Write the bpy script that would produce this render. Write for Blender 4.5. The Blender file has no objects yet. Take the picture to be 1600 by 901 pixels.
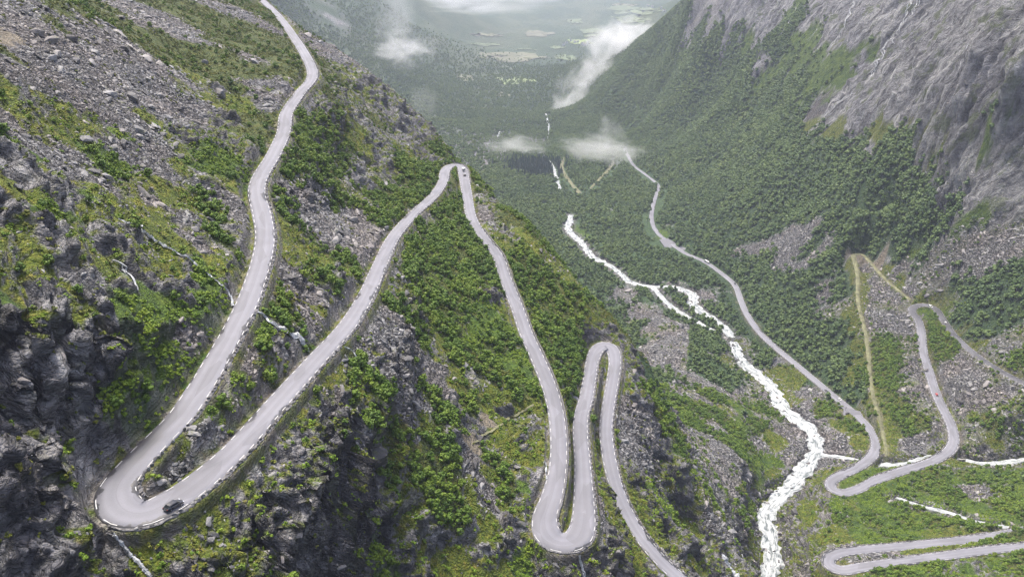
import bpy, bmesh, math, random
import numpy as np
from mathutils import kdtree, Vector, Matrix, noise as mnoise

random.seed(7)
rng = np.random.default_rng(7)
scene = bpy.context.scene
COL = scene.collection

# ------------------------------------------------------------------ camera
F_PX, CX, CY, PITCH = 1232.0, 800.0, 450.5, math.radians(24.4)
cam_d = bpy.data.cameras.new('camera')
cam = bpy.data.objects.new('camera', cam_d)
COL.objects.link(cam)
cam_d.sensor_width = 36.0
cam_d.lens = 36.0 * F_PX / 1600.0
cam_d.clip_start = 1.0
cam_d.clip_end = 60000.0
cam.location = (0, 0, 0)
cam.rotation_euler = (math.radians(90) - PITCH, 0, 0)
scene.camera = cam

# ------------------------------------------------------------------ sky, sun, exposure
SUN_EL, SUN_AZ = math.radians(64), math.radians(-28)     # azimuth from north (+y), clockwise
world = bpy.data.worlds.new('World')
scene.world = world
world.use_nodes = True
wn = world.node_tree
wn.nodes.clear()
sky = wn.nodes.new('ShaderNodeTexSky')
sky.sky_type = 'NISHITA'
sky.sun_disc = False
sky.sun_elevation = SUN_EL
sky.sun_rotation = SUN_AZ
sky.dust_density = 8.0
sky.ozone_density = 0.3
sky.air_density = 1.0
bg = wn.nodes.new('ShaderNodeBackground')
bg.inputs['Strength'].default_value = 0.05
wo = wn.nodes.new('ShaderNodeOutputWorld')
wn.links.new(sky.outputs[0], bg.inputs['Color'])
wn.links.new(bg.outputs[0], wo.inputs['Surface'])
sun_d = bpy.data.lights.new('sun', 'SUN')
sun_d.energy = 1.5
sun_d.angle = math.radians(10)
sun_d.color = (1.0, 0.955, 0.885)
sun = bpy.data.objects.new('sun', sun_d)
COL.objects.link(sun)
sdir = Vector((math.sin(SUN_AZ) * math.cos(SUN_EL), math.cos(SUN_AZ) * math.cos(SUN_EL), math.sin(SUN_EL)))
sun.rotation_euler = sdir.to_track_quat('Z', 'Y').to_euler()
scene.view_settings.view_transform = 'Standard'
scene.view_settings.look = 'None'
scene.view_settings.exposure = 2.58
scene.view_settings.gamma = 1.0
scene.cycles.use_denoising = True
scene.cycles.denoising_prefilter = 'NONE'
scene.cycles.use_adaptive_sampling = False
scene.cycles.max_bounces = 8
scene.cycles.diffuse_bounces = 3
scene.cycles.glossy_bounces = 2
scene.cycles.transparent_max_bounces = 8
scene.cycles.volume_bounces = 4
scene.cycles.volume_step_rate = 1.0


# ------------------------------------------------------------------ helpers
def ss(a, b, x):
    t = np.clip((x - a) / (b - a), 0, 1)
    return t * t * (3 - 2 * t)


_perm = rng.permutation(65536).astype(np.int64)
_val = rng.random(65536).astype(np.float32) * 2 - 1


def vnoise(x, y, z):
    """value noise in [-1, 1]"""
    xi = np.floor(x); yi = np.floor(y); zi = np.floor(z)
    fx = (x - xi).astype(np.float32); fy = (y - yi).astype(np.float32); fz = (z - zi).astype(np.float32)
    xi = xi.astype(np.int64); yi = yi.astype(np.int64); zi = zi.astype(np.int64)
    ux = fx * fx * (3 - 2 * fx); uy = fy * fy * (3 - 2 * fy); uz = fz * fz * (3 - 2 * fz)

    def plane(k):
        pk = _perm[(zi + k) & 65535]
        r0 = _perm[(pk + yi) & 65535]
        r1 = _perm[(pk + yi + 1) & 65535]
        a = _val[(r0 + xi) & 65535]; b = _val[(r0 + xi + 1) & 65535]
        c = _val[(r1 + xi) & 65535]; d = _val[(r1 + xi + 1) & 65535]
        e = a + (b - a) * ux
        g = c + (d - c) * ux
        return e + (g - e) * uy
    p0 = plane(0); p1 = plane(1)
    return p0 + (p1 - p0) * uz


def fbm(x, y, z, octv=3, gain=.5, lac=2.03):
    a, t, n = 1.0, 0.0, 0.0
    for i in range(octv):
        t = t + a * vnoise(x + 17.3 * i, y - 9.1 * i, z + 4.7 * i)
        n += a
        a *= gain
        x = x * lac; y = y * lac; z = z * lac
    return t / n


def ridged(x, y, z, octv=3, gain=.5, lac=2.1):
    a, t, n = 1.0, 0.0, 0.0
    for i in range(octv):
        t = t + a * (1 - 2 * np.abs(vnoise(x + 31.3 * i, y - 19.1 * i, z + 14.7 * i)))
        n += a
        a *= gain
        x = x * lac; y = y * lac; z = z * lac
    return t / n


def ray(px, py):
    """bearing and slope of the line of sight through a point of the photograph"""
    xc = np.asarray(px, float) - CX
    yc = CY - np.asarray(py, float)
    fwd = F_PX * math.cos(PITCH) + yc * math.sin(PITCH)
    up = -F_PX * math.sin(PITCH) + yc * math.cos(PITCH)
    h = np.hypot(xc, fwd)
    return np.arctan2(xc, fwd), up / h


def project(p):
    x, y, z = p
    cp, sp_ = math.cos(PITCH), math.sin(PITCH)
    fwd = y * cp - z * sp_
    up = y * sp_ + z * cp
    return CX + F_PX * x / fwd, CY - F_PX * up / fwd


def at_z(px, py, z):
    th, s = ray(px, py)
    r = np.asarray(z, float) / s
    return np.stack([r * np.sin(th), r * np.cos(th), r * s], -1)


def at_r(px, py, r):
    th, s = ray(px, py)
    return np.stack([r * np.sin(th), r * np.cos(th), r * s], -1)


# ------------------------------------------------------------------ the surveyed lines: roads, river, streams
def line_from_pixels(pts, anchors):
    """3-D polyline: heights run evenly along the line between the anchors {index: z}"""
    P = np.array(pts, float)
    n = len(P)
    ks = sorted(anchors)
    z = np.interp(np.arange(n), ks, [anchors[k] for k in ks])
    for _ in range(12):
        X = at_z(P[:, 0], P[:, 1], z)
        L = np.concatenate([[0], np.cumsum(np.linalg.norm(np.diff(X[:, :2], axis=0), axis=1))])
        z = .5 * z + .5 * np.interp(L, L[ks], [anchors[k] for k in ks])
    return at_z(P[:, 0], P[:, 1], z)


def resample(X, step, w=None):
    """Catmull-Rom through the points, even steps"""
    X = np.asarray(X, float)
    n = len(X)
    out, wo_ = [], []
    for i in range(n - 1):
        p0 = X[max(i - 1, 0)]; p1 = X[i]; p2 = X[i + 1]; p3 = X[min(i + 2, n - 1)]
        m = max(4, int(np.linalg.norm(p2 - p1) / step * 2))
        for k in range(m):
            t = k / m
            out.append(.5 * ((2 * p1) + (-p0 + p2) * t + (2 * p0 - 5 * p1 + 4 * p2 - p3) * t * t + (-p0 + 3 * p1 - 3 * p2 + p3) * t ** 3))
            if w is not None:
                wo_.append(w[i] * (1 - t) + w[i + 1] * t)
    out.append(X[-1])
    if w is not None:
        wo_.append(w[-1])
    out = np.array(out)
    for _ in range(3):
        out[1:-1] = .25 * out[:-2] + .5 * out[1:-1] + .25 * out[2:]
    L = np.concatenate([[0], np.cumsum(np.linalg.norm(np.diff(out[:, :2], axis=0), axis=1))])
    m = max(2, int(L[-1] / step) + 1)
    s = np.linspace(0, L[-1], m)
    R = np.stack([np.interp(s, L, out[:, k]) for k in range(3)], -1)
    if w is None:
        return R
    return R, np.interp(s, L, np.array(wo_))


UP_PTS = [(396, -12), (432, 22), (462, 62), (484, 100), (487, 122), (468, 146), (448, 176), (443, 206), (428, 240), (407, 275),
          (401, 300), (408, 330), (414, 365), (410, 400), (400, 435), (385, 475), (365, 515), (340, 560), (313, 605), (282, 650),
          (243, 690), (208, 727), (186, 755), (181, 773), (189, 792), (209, 802), (235, 799), (264, 784), (294, 765), (332, 735),
          (370, 700), (410, 655), (450, 610), (500, 555), (545, 505), (575, 455), (595, 410), (615, 370), (645, 335), (675, 308),
          (691, 286), (695, 268), (702, 260), (713, 258), (722, 264), (726, 282), (730, 305), (737, 340), (755, 370), (778, 400), (790, 435),
          (808, 480), (822, 520), (838, 555), (855, 595), (868, 640), (873, 690), (871, 735), (862, 775), (851, 808), (855, 832),
          (870, 845), (890, 846), (905, 836), (912, 810), (912, 770), (910, 720), (907, 680), (908, 650), (916, 620), (922, 585),
          (925, 565), (932, 547), (945, 539), (957, 546), (961, 564), (958, 590), (952, 625), (947, 660), (948, 690), (955, 730), (968, 775),
          (990, 820), (1015, 855), (1040, 882), (1065, 905), (1090, 930), (1115, 952)]
UP_Z = {0: -67, 4: -83, 7: -92, 10: -97.5, 12: -101.5, 14: -104, 18: -107.5, 24: -112, 31: -117, 33: -122, 35: -131, 38: -147, 43: -160.5,
        48: -167, 50: -176, 53: -187, 57: -197.5, 61: -203.5, 66: -208, 73: -217, 80: -227, 87: -241}
UP_W = {0: 7.0, 20: 7.2, 22: 8.2, 24: 9.2, 27: 8.8, 30: 7.2, 40: 6.8, 43: 8, 47: 6.6, 57: 7.2, 60: 10.5, 63: 10.5, 66: 7.0, 71: 7.0, 73: 9, 75: 7, 77: 6.6, 87: 6.4}

VAL_PTS = [(976, 232), (981, 243), (990, 258), (1005, 270), (1022, 283), (1029, 293), (1022, 315), (1018, 340), (1026, 362), (1045, 378),
           (1070, 395), (1100, 408), (1125, 425), (1148, 445), (1158, 470), (1168, 492), (1188, 520), (1215, 545), (1245, 570), (1275, 595),
           (1305, 620), (1335, 645), (1358, 668), (1369, 690), (1364, 710), (1345, 727), (1318, 740), (1300, 751), (1300, 763), (1318, 769),
           (1342, 763), (1370, 749), (1410, 735), (1447, 724), (1477, 709), (1490, 691), (1487, 665), (1475, 640), (1462, 612), (1452, 580),
           (1443, 550), (1440, 520), (1435, 500), (1425, 487), (1429, 479), (1445, 476), (1462, 482), (1472, 496), (1490, 522), (1520, 550),
           (1560, 577), (1610, 603), (1650, 622)]
VAL_Z = {0: -476, 2: -471, 6: -452, 9: -441, 13: -424, 15: -418, 20: -402, 23: -393.5, 28: -388, 33: -386, 35: -383, 39: -373, 42: -361, 45: -358, 48: -353, 52: -338}
LOW_PTS = [(1660, 817), (1600, 828), (1550, 837), (1500, 844), (1450, 849), (1400, 854), (1350, 858), (1315, 862), (1297, 870), (1297, 882),
           (1316, 890), (1343, 886), (1380, 880), (1433, 873), (1480, 867), (1533, 860), (1600, 853), (1660, 846)]
LOW_Z = {0: -366, 4: -361, 8: -357, 11: -352, 14: -347, 17: -341}


def wpts(n, d):
    k = sorted(d)
    return np.interp(np.arange(n), k, [d[i] for i in k])


ROADS = {}
X = line_from_pixels(UP_PTS, UP_Z)
ROADS['up'] = resample(X, 1.4, wpts(len(UP_PTS), UP_W)); UPX = X
X = line_from_pixels(VAL_PTS, VAL_Z)
ROADS['valley'] = resample(X, 2.0, wpts(len(VAL_PTS), {0: 7, 22: 8, 28: 8.5, 34: 8.5, 44: 8, 48: 7, 52: 7})); VALX = X
X = line_from_pixels(LOW_PTS, LOW_Z)
ROADS['low'] = resample(X, 1.4, wpts(len(LOW_PTS), {0: 7, 6: 7, 8: 8.5, 10: 8, 12: 6.8, 17: 6.8})); LOWX = X

RIVER_PTS = [(1180, 960), (1203, 895), (1205, 862), (1203, 835), (1198, 802), (1215, 780), (1240, 755), (1262, 725), (1275, 700), (1268, 672), (1245, 655), (1222, 635),
             (1210, 610), (1185, 585), (1160, 565), (1145, 530), (1125, 505), (1100, 490), (1083, 475), (1080, 458), (1050, 448), (1020, 448),
             (985, 440), (968, 425), (945, 410), (925, 400), (910, 380), (888, 358), (893, 336)]
RIVER_Z = {0: -392, 1: -395, 4: -401, 8: -405, 14: -416, 19: -428, 21: -432, 25: -442, 28: -452}
RIVX = line_from_pixels(RIVER_PTS, RIVER_Z)
RIVER = resample(RIVX, 3.0, wpts(len(RIVER_PTS), {0: 14, 1: 14, 5: 14, 8: 16, 13: 15, 15: 12, 17: 13, 19: 15, 21: 10, 25: 11, 28: 13}))
CH2_PTS = [(1020, 449), (1045, 475), (1075, 495), (1117, 517)]
CH2 = resample(line_from_pixels(CH2_PTS, {0: -432, 3: -424}), 3.0, np.array([8, 9, 8, 5.]))
FARRIV = resample(line_from_pixels([(875, 297), (868, 275), (862, 258), (845, 240)], {0: -466, 3: -480}), 6.0, np.array([7, 9, 8, 4.]))
FARRIV2 = resample(line_from_pixels([(855, 217), (857, 197), (853, 178)], {0: -490, 2: -502}), 8.0, np.array([4, 7, 4.]))
FARRIV3 = resample(line_from_pixels([(771, 222), (777, 213), (781, 206)], {0: -494, 2: -498}), 8.0, np.array([3, 6, 3.]))
TRIB_PTS = [(1281, 710), (1310, 713), (1346, 719), (1373, 726), (1417, 724), (1460, 714), (1500, 718), (1547, 724), (1600, 718), (1650, 718)]
TRIB = resample(line_from_pixels(TRIB_PTS, {0: -405, 2: -399, 4: -394, 6: -390, 9: -378}), 2.0, np.array([5, 5, 5, 7, 7, 7, 6, 6, 6, 6.]))
STR2 = resample(line_from_pixels([(1400, 777), (1440, 790), (1480, 800), (1530, 815), (1576, 824)], {0: -383, 4: -364}), 2.0, np.array([3, 4, 4, 4, 5.]))
TRACK1 = resample(line_from_pixels([(1333, 398), (1340, 430), (1341, 470), (1350, 510), (1357, 550), (1360, 590), (1366, 625), (1375, 655), (1383, 690), (1386, 712)], {0: -355, 4: -383, 9: -392}), 3.0, np.array([4.4, 4, 3.4, 3.6, 3.4, 3.2, 3.0, 2.8, 2.2, 1.4]))
TRACK2 = resample(line_from_pixels([(1333, 398), (1347, 397), (1362, 412), (1380, 432), (1400, 450), (1424, 469)], {0: -355, 5: -357}), 3.0, np.array([4.4, 4.2, 3.4, 3.2, 3.0, 2.6]))
FTRK1 = resample(line_from_pixels([(905, 302), (893, 287), (880, 268), (878, 256), (883, 245)], {0: -463, 4: -479}), 6.0, np.array([11, 6, 7, 7, 4.]))
FTRK2 = resample(line_from_pixels([(922, 295), (938, 278), (950, 266), (963, 245)], {0: -463, 3: -476}), 6.0, np.array([3, 5, 7, 5.]))

# ------------------------------------------------------------------ control points of the ground: (px, py, z)
CP = []
for Xl, n in ((UPX, 1), (VALX, 1), (LOWX, 1), (RIVX, 1)):
    CP += [tuple(p) for p in Xl[::n]]
for Xl in (CH2[0][::12], TRIB[0][::10], STR2[0][::12], TRACK1[0][::15], TRACK2[0][::12], FARRIV[0][::8], FARRIV2[0][::6], FTRK1[0][::8], FTRK2[0][::8]):
    CP += [tuple(p) for p in Xl]
PZ = [
    # left mountain
    (0, 100, -38), (100, 60, -38), (200, 100, -53), (100, 0, -28), (300, 0, -47), (300, 100, -68), (360, 60, -66), (0, 200, -50), (100, 200, -59), (200, 200, -66), (300, 200, -81), (380, 180, -88),
    (0, 300, -58), (100, 320, -68), (200, 300, -77), (300, 300, -88), (360, 330, -96), (0, 400, -66), (100, 420, -75), (200, 400, -83), (300, 420, -94), (350, 460, -101),
    (0, 500, -73), (100, 500, -80), (200, 520, -88), (290, 540, -98), (0, 600, -80), (100, 600, -87), (200, 620, -96), (0, 700, -88), (100, 700, -95), (140, 740, -101),
    (0, 800, -97), (80, 800, -101), (130, 790, -106), (0, 900, -104), (100, 880, -110), (200, 880, -122), (150, 840, -114), (0, 1000, -112), (200, 1000, -134),
    (250, 740, -111), (300, 700, -111), (350, 660, -111.5), (380, 610, -111), (420, 540, -111), (450, 450, -113), (500, 400, -122), (520, 330, -128), (560, 300, -135), (620, 290, -146),
    (480, 300, -115), (480, 240, -106), (520, 200, -108), (560, 240, -125), (620, 240, -146), (660, 260, -155), (540, 150, -104), (600, 200, -133), (660, 220, -152), (530, 110, -97), (500, 90, -88),
    (450, 25, -74), (475, 45, -84), (500, 60, -93), (560, 105, -114), (600, 132, -128), (640, 172, -142), (680, 205, -153), (703, 232, -160),
    (300, 800, -125), (400, 760, -130), (480, 660, -130), (560, 580, -138), (620, 500, -144), (640, 420, -149), (680, 360, -158), (700, 310, -162),
    (400, 850, -142), (400, 920, -150), (500, 720, -141), (500, 800, -153), (500, 880, -163), (600, 620, -150), (600, 700, -157), (600, 780, -165), (600, 860, -178), (600, 950, -186),
    (700, 440, -164), (700, 540, -167), (700, 640, -172), (700, 720, -176), (700, 800, -184), (700, 880, -194), (700, 950, -200), (780, 560, -181), (780, 640, -186), (780, 720, -191), (800, 800, -197), (790, 880, -204), (800, 950, -210),
    (820, 650, -191), (830, 720, -196), (740, 460, -168), (770, 500, -176), (720, 380, -163),
    (870, 900, -217), (920, 900, -224), (960, 880, -227), (930, 820, -217), (880, 950, -224), (1000, 930, -238), (880, 790, -204),
    (930, 640, -213), (930, 700, -213), (935, 760, -217), (943, 580, -217.5),
    # right rim of the left mountain
    (740, 275, -163), (760, 295, -164), (800, 325, -168), (830, 350, -173), (860, 395, -183), (890, 430, -192), (930, 470, -205), (960, 500, -214), (985, 540, -222), (800, 400, -176), (830, 450, -187), (870, 520, -200), (900, 520, -206), (900, 480, -200), (940, 515, -212),
    (860, 570, -200), (890, 600, -207), (985, 560, -224), (1000, 610, -229), (1030, 660, -245), (1060, 720, -262), (1090, 770, -277), (1120, 820, -292), (1150, 870, -310), (1000, 700, -236), (1000, 760, -240), (1040, 800, -253), (1080, 850, -265), (1120, 900, -285), (1150, 930, -300),
    # slope down to the river, right of the hairpins
    (1000, 590, -355), (1040, 620, -350), (1060, 660, -335), (1100, 720, -325), (1130, 780, -330), (1160, 830, -350), (1170, 870, -372), (1180, 780, -375), (1160, 720, -365), (1120, 660, -362), (1060, 600, -372), (1020, 540, -400), (1060, 550, -390),
    (1100, 600, -378), (1160, 640, -385), (1200, 690, -397), (1220, 740, -397), (1000, 480, -428), (1040, 500, -415), (1100, 550, -402), (900, 420, -446), (960, 460, -432), (850, 330, -458), (1200, 720, -396), (1150, 590, -402),
    (1240, 700, -400), (1180, 630, -406), (1240, 790, -391), (1240, 830, -385), (1260, 870, -372), (1230, 880, -382), (1215, 900, -385), (1260, 900, -366), (1240, 950, -370),
    (1300, 680, -398), (1260, 630, -405), (1220, 590, -410), (1200, 540, -418), (1300, 800, -383), (1350, 800, -380), (1400, 800, -378), (1400, 830, -370), (1500, 780, -376), (1500, 820, -364), (1600, 780, -368), (1600, 800, -364), (1550, 750, -377), (1600, 740, -374),
    (1350, 900, -350), (1450, 890, -347), (1550, 880, -342), (1600, 880, -338), (1400, 950, -338), (1550, 950, -325),
    (1400, 700, -390), (1430, 660, -386), (1400, 620, -382), (1420, 560, -372), (1400, 500, -365), (1380, 440, -358), (1420, 440, -352), (1540, 690, -378), (1600, 690, -372), (1540, 620, -360), (1580, 650, -357), (1500, 600, -361),
    (1500, 480, -338), (1540, 520, -340), (1600, 540, -328), (1600, 480, -312), (1540, 450, -318), (1480, 430, -328), (1600, 420, -291), (1540, 400, -298), (1460, 390, -320), (1600, 370, -274), (1540, 365, -282), (1400, 380, -335), (1390, 350, -325),
    # right valley side and cliffs
    (1250, 540, -405), (1300, 540, -398), (1250, 470, -398), (1300, 470, -385), (1200, 440, -405), (1250, 400, -375), (1300, 400, -355), (1180, 380, -400), (1240, 330, -358), (1300, 330, -322), (1350, 330, -300), (1400, 300, -273), (1480, 330, -272), (1430, 330, -290),
    (1100, 330, -420), (1150, 330, -395), (1080, 280, -440), (1150, 250, -385), (1200, 250, -350), (1250, 250, -310), (1300, 215, -272), (1370, 240, -258), (1440, 262, -252), (1050, 220, -435), (1100, 180, -385), (1150, 150, -330), (1200, 150, -290), (1260, 190, -275), (1250, 110, -232),
    (1000, 200, -470), (950, 200, -495), (1000, 150, -415), (1050, 120, -350), (1050, 70, -280), (1100, 75, -255), (1180, 75, -220), (1120, 110, -300), (1300, 90, -190), (1370, 95, -183), (1360, 130, -205),
    (1250, 0, -130), (1180, 0, -143), (1120, 0, -155), (1400, 0, -100), (1500, 0, -84), (1600, 0, -70), (1600, 100, -125), (1500, 100, -137), (1600, 200, -186), (1500, 200, -200), (1420, 180, -210), (1420, 100, -160), (1600, 300, -243), (1540, 300, -248), (1540, 340, -270),
    (1076, 0, -163), (1030, 42, -250), (980, 90, -338), (940, 130, -430), (900, 165, -500), (885, 190, -508),
    (950, 240, -480), (900, 250, -482), (850, 250, -483), (950, 310, -463), (1000, 310, -456), (950, 360, -452), (1000, 400, -438), (1080, 430, -428), (800, 300, -466), (770, 270, -473), (800, 250, -480), (760, 240, -483), (800, 215, -492), (860, 215, -494),
]
CP += [tuple(at_z(a, b, c)) for a, b, c in PZ]
PR = [   # far ground: (px, py, horizontal distance)
    (600, 120, 2700), (600, 60, 3150), (600, 0, 3550), (500, 40, 3000), (500, 0, 3200), (450, 0, 3000), (550, 80, 2850), (550, 0, 3400), (640, 150, 2500), (660, 100, 3100), (650, 20, 4000), (625, 30, 3650),
    (700, 200, 2130), (700, 120, 3030), (700, 60, 4200), (700, 10, 5700), (740, 220, 1980), (800, 200, 2190), (800, 150, 2750), (800, 100, 3560), (800, 50, 4850), (800, 0, 6900), (880, 150, 2700), (880, 100, 3560),
    (950, 50, 4850), (950, 20, 6050), (950, 0, 7000), (1040, 30, 5600), (1040, 0, 6000), (1000, 40, 5200), (1060, 10, 5700), (700, -10, 6400),
]
CP += [tuple(at_r(a, b, c)) for a, b, c in PR]


def hid(px, r, z):
    th, _ = ray(px, 450)
    return (r * math.sin(th), r * math.cos(th), z)


HID = [   # ground out of sight: (bearing through px, distance, z)
    (830, 560, -235), (830, 700, -340), (830, 900, -425), (830, 1100, -450), (760, 620, -220), (760, 760, -320), (760, 1000, -430), (760, 1400, -468),
    (705, 720, -235), (705, 900, -360), (705, 1100, -440), (705, 1500, -478), (640, 850, -200), (640, 1000, -330), (640, 1300, -450), (640, 1800, -485), (640, 2200, -488),
    (560, 960, -160), (560, 1150, -280), (560, 1500, -430), (560, 2000, -470), (560, 2500, -440), (480, 1150, -120), (480, 1400, -230), (480, 1800, -380), (480, 2400, -420),
    (400, 1000, -60), (400, 1500, -70), (400, 2200, -200), (400, 3000, -150), (200, 900, -30), (200, 1500, 40), (0, 700, 0), (0, 1500, 120), (-300, 300, -20), (-300, 700, 60), (-300, 2000, 300), (300, 3200, -60), (0, 3500, 200), (200, 5000, 300),
    (500, 4500, 100), (600, 5000, -100), (600, 9000, 100), (450, 4000, 60), (400, 8000, 500), (0, 9000, 600), (800, 9000, -470), (800, 13000, -150), (950, 9000, -480), (950, 13000, -150), (1100, 9000, -250), (1100, 13000, 100), (600, 13000, 200),
    (890, 520, -260), (890, 640, -380), (890, 850, -435), (950, 500, -270), (950, 580, -370), (950, 720, -420), (1000, 480, -290), (1000, 540, -345),
    (1100, 2700, -60), (1150, 2200, -30), (1250, 2400, 60), (1400, 1900, 60), (1600, 1500, 120), (1900, 1300, 150), (1900, 900, -60), (1900, 600, -300), (1700, 520, -345), (1900, 2500, 400), (1300, 4500, 200), (1500, 8000, 500), (1100, 4200, -120), (1000, 3600, -420), (1030, 3000, -260),
    (0, 110, -110), (200, 110, -140), (400, 120, -165), (600, 150, -195), (800, 180, -215), (1000, 200, -245), (1200, 260, -290), (1400, 300, -315), (1600, 330, -310), (1900, 350, -300), (-300, 110, -100),
    (0, 70, -125), (400, 70, -185), (800, 90, -235), (1200, 120, -290), (1600, 150, -310), (1900, 150, -310), (1050, 300, -262), (1100, 340, -295),
]
CP += [hid(*h) for h in HID]
CP = np.array(CP)
cu = np.arctan2(CP[:, 0], CP[:, 1])
cr = np.hypot(CP[:, 0], CP[:, 1])
cv = np.log(cr)
cs = CP[:, 2] / cr
MQ = 0.006


def rbf_fit(u, v, s):
    n = len(u)
    d = np.sqrt((u[:, None] - u[None]) ** 2 + (v[:, None] - v[None]) ** 2 + MQ ** 2)
    A = np.zeros((n + 3, n + 3))
    A[:n, :n] = d + np.eye(n) * -0.0015
    A[:n, n] = 1; A[:n, n + 1] = u; A[:n, n + 2] = v
    A[n:, :n] = A[:n, n:].T
    b = np.zeros(n + 3); b[:n] = s
    return np.linalg.solve(A, b)


rb = rbf_fit(cu, cv, cs)


def rbf_eval(u, v):
    out = np.empty(u.shape, np.float32).ravel()
    uu = u.ravel().astype(np.float32); vv = v.ravel().astype(np.float32)
    c_u = cu.astype(np.float32); c_v = cv.astype(np.float32); w = rb[:-3].astype(np.float32)
    for i in range(0, len(uu), 20000):
        a = uu[i:i + 20000, None] - c_u
        b = vv[i:i + 20000, None] - c_v
        a *= a; b *= b; a += b; a += np.float32(MQ ** 2)
        np.sqrt(a, out=a)
        out[i:i + 20000] = a @ w + rb[-3] + rb[-2] * uu[i:i + 20000] + rb[-1] * vv[i:i + 20000]
    return out.reshape(u.shape)


# ------------------------------------------------------------------ ground grid (finer near the viewpoint)
ths = np.concatenate([np.radians(np.arange(-66, -44, 1.0)), np.radians(np.linspace(-44, 44, 890)), np.radians(np.arange(45, 67, 1.0))])
lrs = np.concatenate([np.arange(math.log(66), math.log(125), .02), np.arange(math.log(125), math.log(720), .0027), np.arange(math.log(720), math.log(2700), .0045), np.arange(math.log(2700), math.log(14000), .012)])
NT, NR = len(ths), len(lrs)
U, V = np.meshgrid(ths, lrs)          # rows: distance, columns: bearing
cu_s = np.linspace(ths[0], ths[-1], 331); cv_s = np.linspace(lrs[0], lrs[-1], 460)
Sb = rbf_eval(U, V)
R = np.exp(V)
Z = (Sb * R).astype(np.float64)
GX = R * np.sin(U); GY = R * np.cos(U)
Sb_max = np.maximum.accumulate(Sb, axis=0)


def hit(px, py):
    """first point of the smooth ground on the line of sight"""
    th, s = ray(px, py)
    j = int(np.clip(np.searchsorted(ths, th), 0, NT - 1))
    i = int(np.searchsorted(Sb_max[:, j], s))
    if i >= NR:
        return None
    if i > 0 and Sb_max[i, j] > Sb_max[i - 1, j]:
        t = (s - Sb_max[i - 1, j]) / (Sb_max[i, j] - Sb_max[i - 1, j])
        r = math.exp(lrs[i - 1] + (lrs[i] - lrs[i - 1]) * t) if Sb[i, j] >= s else math.exp(lrs[i])
    else:
        r = math.exp(lrs[i])
    return (r * math.sin(th), r * math.cos(th), r * float(s))


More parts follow.
